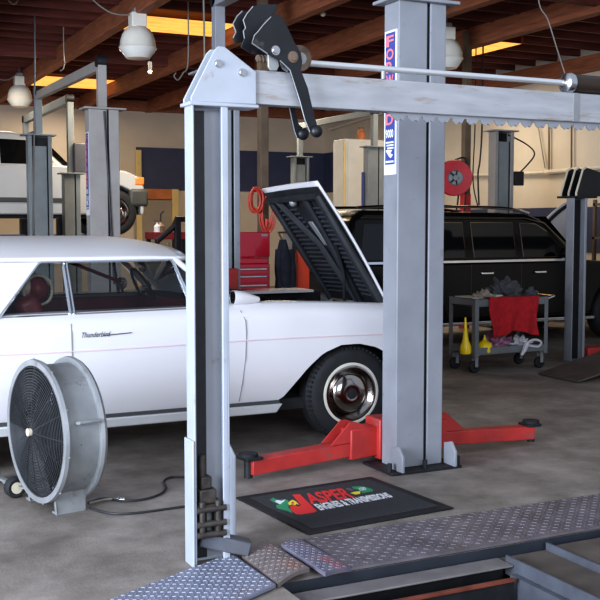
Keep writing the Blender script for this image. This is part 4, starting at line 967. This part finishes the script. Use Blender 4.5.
pile('plastic_bag', 'bagwhite', 'white thin plastic bag spilling off the lower cart shelf', 'bag', (7.13, 9.06, zs), (.10, .09, .08), 25, .4)
solo(MB().tube([(7.12, 8.93, .285), (7.06, 8.895, .22), (7.02, 8.89, .17)], lambda t_: .035 - .02 * t_, 8, smooth=5).tube([(7.10, 8.94, .28), (7.20, 8.91, .33), (7.30, 8.905, .30), (7.26, 8.91, .25), (7.14, 8.92, .27)], .014, 6, smooth=5), 'bag_handles', 'bagwhite', 'knotted white bag handles hanging over the lower cart shelf edge', 'bag', (7.12, 8.93, .17))

# ------------------------------------------------------------------ far right post, ramp
px, py = 8.0, 9.22
t = thing('runway_lift', 'blue-grey open post with black triangular plates on top, right of the cart', 'vehicle lift', (px + .13, py + .1, 0))
post = channel_post(px, px + .2, py, py + .13, 1.9).build('post', 'lift', t, bevel=.004)
MB().box((px + .013, py + .10, .02), (px + .185, py + .117, 1.88)).build('back_shade', 'lift_dark', post)  # dark sheet for the shade inside the open post
MB().box((px - .01, py - .02, 1.9), (px + .33, py + .29, 1.925)).build('cap_plate', 'lift_dark', post, bevel=.004)
for k, yy in enumerate((py + .0, py + .13, py + .26)):
    MB().prism([(px + .03, 1.925), (px + .03, 1.96), (px + .12, 2.22), (px + .17, 2.25), (px + .55, 2.16), (px + .55, 1.925)], yy - .008, yy + .008).build('gusset_plate', 'black', t, bevel=.002)
    MB().tube([(px + .028, yy, 1.925), (px + .028, yy, 1.96), (px + .118, yy, 2.222), (px + .17, yy, 2.253)], .013, 6).build('plate_edge', 'cream', t)
MB().box((px + .26, py + .03, 1.95), (px + 2.6, py + .2, 2.1)).build('cross_beam', 'lift_dark', t, bevel=.006)
MB().box((px + 2.4, py, 0), (px + 2.62, py + .24, 1.95)).build('end_post', 'lift', t)
solo(MB().box((px + .28, py + .02, .0), (px + .9, py + .2, .14)), 'jack_base', 'red', 'red steel block on the floor behind the ramp plate', 'jack', (px + .6, py + .1, 0), bevel=.01)
q = [Vector((7.0, 8.55, .0)), Vector((6.98, 7.95, .0)), Vector((8.2, 8.10, .17)), Vector((8.3, 8.95, .17))]
q = [Vector((6.98, 8.55, .006)), Vector((6.98, 7.93, .006)), Vector((8.3, 8.05, .22)), Vector((8.3, 8.75, .22))]
mb = MB(); mb.add(q + [p + Vector((0, 0, .02)) for p in q], [(3, 2, 1, 0), (4, 5, 6, 7), (0, 1, 5, 4), (1, 2, 6, 5), (2, 3, 7, 6), (3, 0, 4, 7)])
t = thing('ramp', 'brown steel ramp plate sloping up from the floor at the right edge', 'ramp', (7.6, 8.3, 0))
mb.build('ramp_plate', 'rampbrown', t, bevel=.003)
MB().box((8.2, 8.08, 0), (8.28, 8.72, .215)).build('ramp_support', 'lift_dark', t)

# ------------------------------------------------------------------ things along the back
TX, TY = 4.42, 10.6
tl = on_y(233, 240, TY).x; tr = on_y(270, 240, TY).x
t = thing('tool_chest', 'red tool chest with open lid, behind the white car hood', 'tool chest', ((tl + tr) / 2, TY + .25, 0))
z0 = on_y(258, 262, TY).z
MB().box((tl, TY, .12), (tr, TY + .5, z0 - .02)).build('cabinet_body', 'toolred', t, bevel=.01)
MB().box((tl, TY + .05, z0 - .02), (tr, TY + .5, z0 + .04)).build('top_box', 'toolred', t, bevel=.008)
l0 = on_y(243, 240, TY + .46).x; l1 = on_y(270, 240, TY + .46).x; lz = on_y(258, 232, TY + .46).z
MB().box((l0 - .1, TY + .46, z0 + .04), (l1, TY + .50, lz)).build('lid', 'toolred', t, bevel=.01)
MB().box((l1 - .11, TY + .455, lz - .05), (l1 - .03, TY + .459, lz - .025)).build('nameplate', 'dull', t)
z = z0 - .06
for h in (.085, .10, .12, .14, .18, .22):
    if z - h < .15: break
    d = MB().box((tl + .03, TY - .012, z - h + .01), (tr - .03, TY, z)).build('drawer', 'toolred', t, bevel=.004)
    MB().box((tl + .04, TY - .03, z - .03), (tr - .05, TY - .012, z - .008)).build('drawer_pull', 'steel', d, bevel=.004)
    z -= h
for x in (tl + .07, tr - .07):
    for y in (TY + .08, TY + .42): MB().cyl((x - .02, y, .06), (x + .02, y, .06), .06).build('caster', 'rubber', t)
jx = on_y(283.5, 260, TY + .2)
sh = MB()
def jk(u, v):
    a = u * 2 * math.pi; zt = 1.42; zz = zt - .62 * v; wx = .03 + .055 * min(1, v * 3) + .01 * math.sin(a * 3 + v * 5); wy = .05 + .06 * min(1, v * 3)
    return (jx.x + wx * math.cos(a) * (1 + .15 * math.sin(a * 5)), TY + .2 + wy * math.sin(a), zz)
sh.grid(jk, 28, 14); 
for s_ in (-1, 1): sh.tube([(jx.x + s_ * .06, TY + .18, 1.30), (jx.x + s_ * .09, TY + .15, 1.08), (jx.x + s_ * .08, TY + .13, .85)], lambda t_: .05 - .012 * t_, 10, smooth=4)
solo(sh, 'jacket', 'jacket', 'dark navy jacket hanging beside the red tool chest', 'jacket', (jx.x, TY + .2, .8))
pj = on_y(289, 230, TY + .45)
t = thing('coat_stand', 'tan upright post behind the hanging dark jacket', 'post', (pj.x, TY + .5, 0))
MB().box((pj.x - .04, TY + .46, 0), (pj.x + .05, TY + .54, 1.62)).build('upright', 'doorgrey', t, bevel=.004)
MB().tube([(pj.x, TY + .46, 1.5), (jx.x, TY + .34, 1.50), (jx.x, TY + .22, 1.40)], .012, 6).build('hook', 'pole', t)
MB().box((pj.x - .1, TY + .42, 0), (pj.x + .1, TY + .62, .02)).build('foot_plate', 'doorgrey', t)
ox = on_y(294, 260, TY + .3).x; ox1 = on_y(306, 260, TY + .3).x; oz = on_y(300, 247, TY + .3).z
t = thing('parts_stand', 'orange-red rounded upright panel beside the dark jacket, behind the raised hood', 'equipment', ((ox + ox1) / 2, TY + .3, 0))
w_ = ox1 - ox
MB().prism([(ox, 0), (ox1, 0), (ox1, oz - .12), (ox1 - w_ * .15, oz - .03), (ox1 - w_ * .4, oz), (ox + w_ * .2, oz), (ox, oz - .06)], TY + .20, TY + .28).build('panel', 'orange', t, bevel=.01)
MB().box((ox - .03, TY + .1, 0), (ox1 + .05, TY + .38, .05)).build('base', 'rail', t, bevel=.005)
# brown pole with coiled orange cord
pp = on_y(263, 200, 11.9)
t = thing('steel_pole', 'brown steel pole rising behind the tool chest to the ceiling', 'pole', (pp.x, 11.9, 0))
MB().box((pp.x - .055, 11.84, 0), (pp.x + .055, 11.96, 4.50)).build('shaft', 'pole', t, bevel=.006)
MB().box((pp.x - .12, 11.78, 0), (pp.x + .12, 12.02, .015)).build('foot_plate', 'pole', t)
MB().cyl((pp.x - .06, 11.80, 2.02), (pp.x - .06, 11.70, 2.04), .012).build('hook', 'steel', t)
def coil(cx, cz, y, rx, rz, n, r, seed):
    rnd = random.Random(seed); pts = []
    for k in range(n * 14):
        a = 2 * math.pi * k / 14; q = 1 + .15 * math.sin(k * .37 + seed)
        pts.append((cx + rx * q * math.cos(a) + .02 * math.sin(k * .2), y - .01 * (k / 14), cz + rz * q * math.sin(a)))
    return MB().tube(pts, r, 6)
c1 = on_y(266, 211, 11.75); c2 = on_y(254, 200, 11.75)
solo(coil(c1.x, c1.z, 11.75, .09, .24, 6, .009, 2).tube([(c1.x, 11.74, c1.z - .1), (c1.x - .03, 11.74, c1.z - .35)], .035, 8), 'extension_cord', 'cord', 'orange-red cord coiled in a long loop on the brown pole', 'cord', (c1.x, 11.75, c1.z - .3))
solo(coil(c2.x, c2.z, 11.72, .075, .14, 7, .011, 5), 'extension_cord', 'cord', 'red tightly bundled cord hanging left of the long orange coil', 'cord', (c2.x, 11.72, c2.z - .15))
# hose reel on its pole
pr_ = on_y(466, 150, 13.0)
t = thing('steel_pole', 'dark steel pole with red lower part behind the black SUV', 'pole', (pr_.x, 13.0, 0))
MB().box((pr_.x - .055, 12.95, 2.05), (pr_.x + .055, 13.05, 4.5)).build('shaft', 'pole', t, bevel=.005)
MB().box((pr_.x - .06, 12.94, 0), (pr_.x + .06, 13.06, 2.06)).build('lower_section', 'reel', t, bevel=.005, label='red lower section of the pole')
rc = on_y(453, 178, 12.88)
t = thing('hose_reel', 'red hose reel mounted on the dark pole, above the black SUV', 'hose reel', (rc.x, 12.9, rc.z))
wx = Vector((.35, 1, 0)).normalized()
c = Vector((rc.x, 12.85, rc.z))
MB().lathe([(.10, 0), (.26, -.1), (.27, .1), (.245, .3), (.245, .7), (.27, .9), (.26, 1.1), (.10, 1)], c - wx * .06, c + wx * .06, 36).build('reel_drum', 'reel', t)
MB().lathe([(0, -.2), (.04, -.2), (.05, .1), (.10, .1), (.115, .0), (.12, .3)], c - wx * .075, c + wx * .06, 24).build('hub', 'dull', t)
mb = MB()
for k in range(5):
    w = 2 * math.pi * k / 5; mb.beam(c - wx * .085, c - wx * .07 + Vector((.1 * math.cos(w), 0, .12 * math.sin(w))), .018, .012, up=(0, 1, 0))
mb.build('spokes', 'black', t)
MB().beam((rc.x, 12.91, rc.z), (pr_.x, 12.93, rc.z), .05, .05).build('bracket', 'black', t)
hs = [c + Vector((.02, 0, .27)), c + Vector((.2, .02, .30)), c + Vector((.24, 0, .1)), c + Vector((.19, 0, -.5))]
MB().tube([c + Vector((.10, .02, -.22)), c + Vector((.0, -.06, -.5)), c + Vector((-.10, -.06, -.62))], .014, 6, smooth=5).tube(hs, .014, 6, smooth=5).build('hose', 'cable', t)
# off-white cabinet in the corner with a small jar on top
k0 = on_y(345, 150, 17.6); k1 = on_y(371, 150, 17.6); kt = on_y(357, 139, 17.6).z
t = thing('tall_cabinet', 'tall off-white cabinet panel in the back corner behind the lift column', 'cabinet', ((k0.x + k1.x) / 2, 17.8, 0))
MB().box((k0.x, 17.6, 0), (k1.x + .5, 18.1, kt)).build('carcass', 'cabinet', t, bevel=.015)
MB().box((k0.x + .06, 17.585, .1), (k1.x + .44, 17.6, kt - .06)).build('door', 'cabinet', t, bevel=.006)
MB().box((k0.x - .03, 17.58, 0), (k0.x, 17.62, kt - .05)).build('wooden_edge', 'yellowtrim', t, bevel=.004)
kj = on_y(361, 131, 17.8)
t = thing('jar', 'small reddish jar on top of the off-white cabinet', 'jar', (kj.x, 17.8, kt))
MB().lathe([(0, 0), (.075, 0), (.08, .2), (.08, .7), (.05, .85), (.05, 1), (0, 1)], (kj.x, 17.8, kt), (kj.x, 17.8, kt + .22), 20).build('jar_body', 'plywood', t)
MB().cyl((kj.x, 17.8, kt + .22), (kj.x, 17.8, kt + .25), .055).build('lid', 'pole', t)
# engine crane and crate between the white car and the taupe door
e0 = on_y(160, 238, 14.5); e1 = on_y(176, 219, 14.5); e2 = on_y(186, 219, 14.5)
t = thing('engine_crane', 'black tubular engine crane behind the white car roof', 'engine crane', (e1.x, 14.5, 0))
MB().tube([(e0.x - .05, 14.5, e0.z - .05), (e1.x - .04, 14.5, e1.z - .12), (e1.x, 14.5, e1.z), (e2.x + .5, 14.5, e1.z)], .045, 8).build('boom', 'black', t)
MB().beam((e1.x + .02, 14.5, 0), (e1.x + .02, 14.5, e1.z), .09, .09, up=(1, 0, 0)).beam((e2.x + .05, 14.5, 0), (e2.x + .05, 14.5, e1.z), .08, .08, up=(1, 0, 0)).build('mast', 'black', t, bevel=.01)
MB().beam((e1.x - .5, 14.2, .08), (e2.x + .7, 14.2, .08), .09, .09).beam((e1.x - .5, 14.8, .08), (e2.x + .7, 14.8, .08), .09, .09).beam((e1.x + .02, 14.2, .08), (e1.x + .02, 14.8, .08), .08, .08).build('base_legs', 'black', t)
g0 = on_y(154, 236, 16.0); g1 = on_y(166, 232, 16.0)
t = thing('workbench', 'dark red workbench behind the white car roof, holding bottles', 'workbench', ((g0.x + g1.x) / 2, 16.2, 0))
gz_ = on_y(160, 232, 16.0).z
MB().box((g0.x, 15.95, gz_ - .12), (g1.x + .35, 16.5, gz_)).build('bench_top', 'maroon', t, bevel=.006)
for x in (g0.x + .05, g1.x + .3):
    for y in (16.0, 16.45): MB().box((x - .03, y - .03, 0), (x + .03, y + .03, gz_ - .12)).build('leg', 'black', t)
bx_ = on_y(157, 231, 16.1).x
t = thing('spray_bottle', 'small pale bottle on the dark red workbench', 'bottle', (bx_, 16.1, gz_))
MB().lathe([(0, 0), (.05, 0), (.05, .6), (.02, .8), (.02, 1), (0, 1)], (bx_, 16.1, gz_), (bx_, 16.1, gz_ + .16), 16).build('bottle_body', 'twhite', t)
MB().box((bx_ - .05, 16.08, gz_ + .155), (bx_ + .02, 16.12, gz_ + .20)).build('spray_head', 'pole', t)
bx_ = on_y(160.5, 231, 16.15).x
t = thing('oil_can', 'dark oil can with bent spout on the red workbench', 'can', (bx_, 16.15, gz_))
MB().lathe([(0, 0), (.07, 0), (.07, .6), (.03, .9), (.02, 1), (0, 1)], (bx_, 16.15, gz_), (bx_, 16.15, gz_ + .16), 16).build('can_body', 'pole', t)
MB().tube([(bx_, 16.15, gz_ + .15), (bx_ + .01, 16.15, gz_ + .30), (bx_ + .06, 16.15, gz_ + .34)], .012, 6).build('spout', 'black', t)

# ------------------------------------------------------------------ pendant lamps
def lamp(label, u, vt, vb, y, hidden=0):
    bot = on_y(u, vb, y); r = .235
    t = thing('pendant_lamp', label, 'lamp', (bot.x, y, bot.z), group=None); c = Vector((bot.x, y, bot.z))
    at = lambda h: c + Vector((0, 0, h))
    MB().lathe([(.05, .72), (.10, .70), (.16, .64), (.20, .53), (.224, .40), (.232, .27), (.245, .24), (.238, .22), (.20, .40), (.10, .62)], at(0), at(.58), 36).build('shade', 'lamp', t)
    MB().lathe([(.235, .235), (.232, .21), (.17, .05), (.15, .01), (.06, .0), (0, 0)], at(0), at(.58), 36).build('lens', 'lens', t)
    MB().box(c + Vector((-.10, -.09, .40)), c + Vector((.10, .09, .58))).build('ballast_box', 'lamp', t, bevel=.012)
    MB().box(c + Vector((-.06, -.06, .58)), c + Vector((.06, .06, .64))).build('junction_box', 'dull', t, bevel=.006)
    mb = MB()
    z = .64
    while c.z + z < 4.54: mb.tube([at(z) + Vector((.018 * math.cos(a), .006 * (1 if int(z * 100) % 2 else -1), .03 + .028 * math.sin(a))) for a in [k * math.pi / 5 for k in range(11)]], .005, 5); z += .045
    mb.build('hanging_chain', 'wire', t)
    return t
lamp('white dome pendant lamp hanging in front of the skylight, largest at upper left', 138, 3, 59, 12.9)
lamp('small white dome pendant lamp at far left under the wooden ceiling', 20, 68, 107, 20.2)
lamp('white dome pendant lamp half hidden by the tall lift column', 446, 30, 69, 12.3)
# bare bulbs, cords, wires and pipes overhead
for u, v, y, lab in ((150, 72, 16.0, 'small bulb socket on the beam right of the large pendant lamp'), (323, 14, 12.0, 'small bulb socket on the beam above the lock levers')):
    p = on_y(u, v, y)
    t = thing('bulb_socket', lab, 'light bulb', (p.x, y, p.z))
    MB().ball(p, .035, 8).build('bulb', 'cream', t); MB().cyl(p + Vector((0, 0, .03)), (p.x, y, max(p.z + .1, 4.3)), .03).build('socket', 'dkint', t)
def wires(name, label, pts, y, r=.010, m='wire', cat='wire'):
    P = [on_y(u, v, y) for u, v in pts]
    if P[0].z > P[-1].z and P[0].z < 4.5 and y < 23: P.insert(0, P[0] + (P[0] - P[1]).normalized() * .02 + Vector((0, 0, 4.56 - P[0].z)))   # runs up to the joists
    return solo(MB().tube(P, r, 6, smooth=6), name, m, label, cat, P[-1])
wires('overhead_wire', 'pale cord swooping from the ceiling to the large pendant lamp', [(90, -4), (100, 6), (112, 13), (124, 15), (133, 14)], 12.9)
wires('overhead_wire', 'pale cord running to the small far left pendant lamp', [(-6, 78), (3, 80), (10, 79), (17, 74)], 20.2)
wires('overhead_wire', 'thin cord dangling in a loop left of the foreground post top', [(188, 62), (183, 73), (178, 80), (174, 76), (176, 73)], 13)
wires('conduit', 'thin vertical conduit beside the small far left lamp', [(35, 30), (34.5, 100), (33, 240)], 15, .012, 'gaugegrey', 'conduit')
wires('hanging_rope', 'thin vertical rope above the foreground post gusset', [(203, -24), (204, 20), (204.5, 60)], 11.5, .012, 'wire', 'rope')
wires('overhead_wire', 'pale slanting cable crossing above the cylinder at upper right', [(538, -6), (548, 20), (558, 52), (566, 77)], 7.5, .006)
wires('overhead_wire', 'small round cord loop at the top left corner', [(8, -3), (9, 1), (13, 4), (17, 2), (18, -3)], 14)
wires('overhead_wire', 'short cord hook under the lit beam at upper left', [(64, 57), (64.5, 63), (63, 69), (60, 71)], 15.5)
wires('overhead_wire', 'dark vertical hose beside the hose reel pole', [(482, 126), (480, 160), (478, 175), (479, 205)], 13.2, .014, 'cable', 'hose')
wires('overhead_wire', 'thin dark cord left of the far lift column', [(475, 126), (473, 180), (478, 207)], 13.3, .010, 'cable', 'cord')
for u, lab in ((549, 'left thin drop cord on the right wall pipe'), (571.5, 'dark conduit dropping to the pipe on the right wall')):
    P = [on_x(u, v, XR - .05) for v in (96, 172)]
    solo(MB().tube(P, .018, 6), 'conduit', 'pole', lab, 'conduit', P[-1])
P = [on_x(538, 126, XR - .06), on_x(545, 168, XR - .06)]
solo(MB().tube(P, .012, 6), 'overhead_wire', 'wire', 'slanting cord meeting the end of the right wall pipe', 'wire', P[-1])
a0 = on_x(545, 172.5, XR - .07); a1 = on_x(604, 167, XR - .07)
solo(MB().tube([a0, a1], .045, 10), 'wall_pipe', 'pipe', 'thick white pipe on the right wall behind the far post', 'pipe', a0)
b0 = on_x(443, 176.5, XR - .07); b1 = on_x(544, 172.5, XR - .07)
solo(MB().tube([b0, b1], .03, 10), 'wall_pipe', 'pipe', 'thinner pale pipe on the right wall behind the hose reel', 'pipe', b0)
c0 = on_x(330, 129, XR - .08); c1 = on_x(383, 112, XR - .08)
solo(MB().tube([c0, c1], .05, 10), 'wall_pipe', 'pipe', 'white pipe rising along the wall above the navy corner band', 'pipe', c0)

# ------------------------------------------------------------------ light
w = bpy.data.worlds.new('sky'); bpy.context.scene.world = w; w.use_nodes = True
bg = w.node_tree.nodes['Background']; bg.inputs[0].default_value = (.70, .80, 1.0, 1); bg.inputs[1].default_value = .62
def area(name, loc, target, sx, sy, power, col):
    l = bpy.data.lights.new(name, 'AREA'); l.shape = 'RECTANGLE'; l.size = sx; l.size_y = sy; l.energy = power; l.color = col
    o = bpy.data.objects.new(name, l); C.objects.link(o); o.location = loc
    o.rotation_euler = (Vector(target) - Vector(loc)).to_track_quat('-Z', 'Y').to_euler(); return o
area('daylight_left', (-6.5, 1.5, 2.6), (2.5, 6.2, 1.0), 5, 4, 1900, (.73, .83, 1.0))
area('daylight_front', (0.0, -5.0, 3.6), (3.0, 8.0, 1.0), 6, 4, 530, (.84, .91, 1.0))
for x, y, e in ((5, 15.8, 150), (10.6, 15.5, 70), (5.2, 22.5, 50), (3, 19, 40), (9, 19.5, 80)):  # warm lamps under the ceiling, two of them away from any skylight
    area('ceiling_glow', (x, y, 4.2), (x, y, 0), 1.4, 1.2, e, (1.0, .86, .66))
vs = bpy.context.scene.view_settings
vs.view_transform = 'Standard'; vs.look = 'Medium High Contrast'; vs.exposure = 0.0
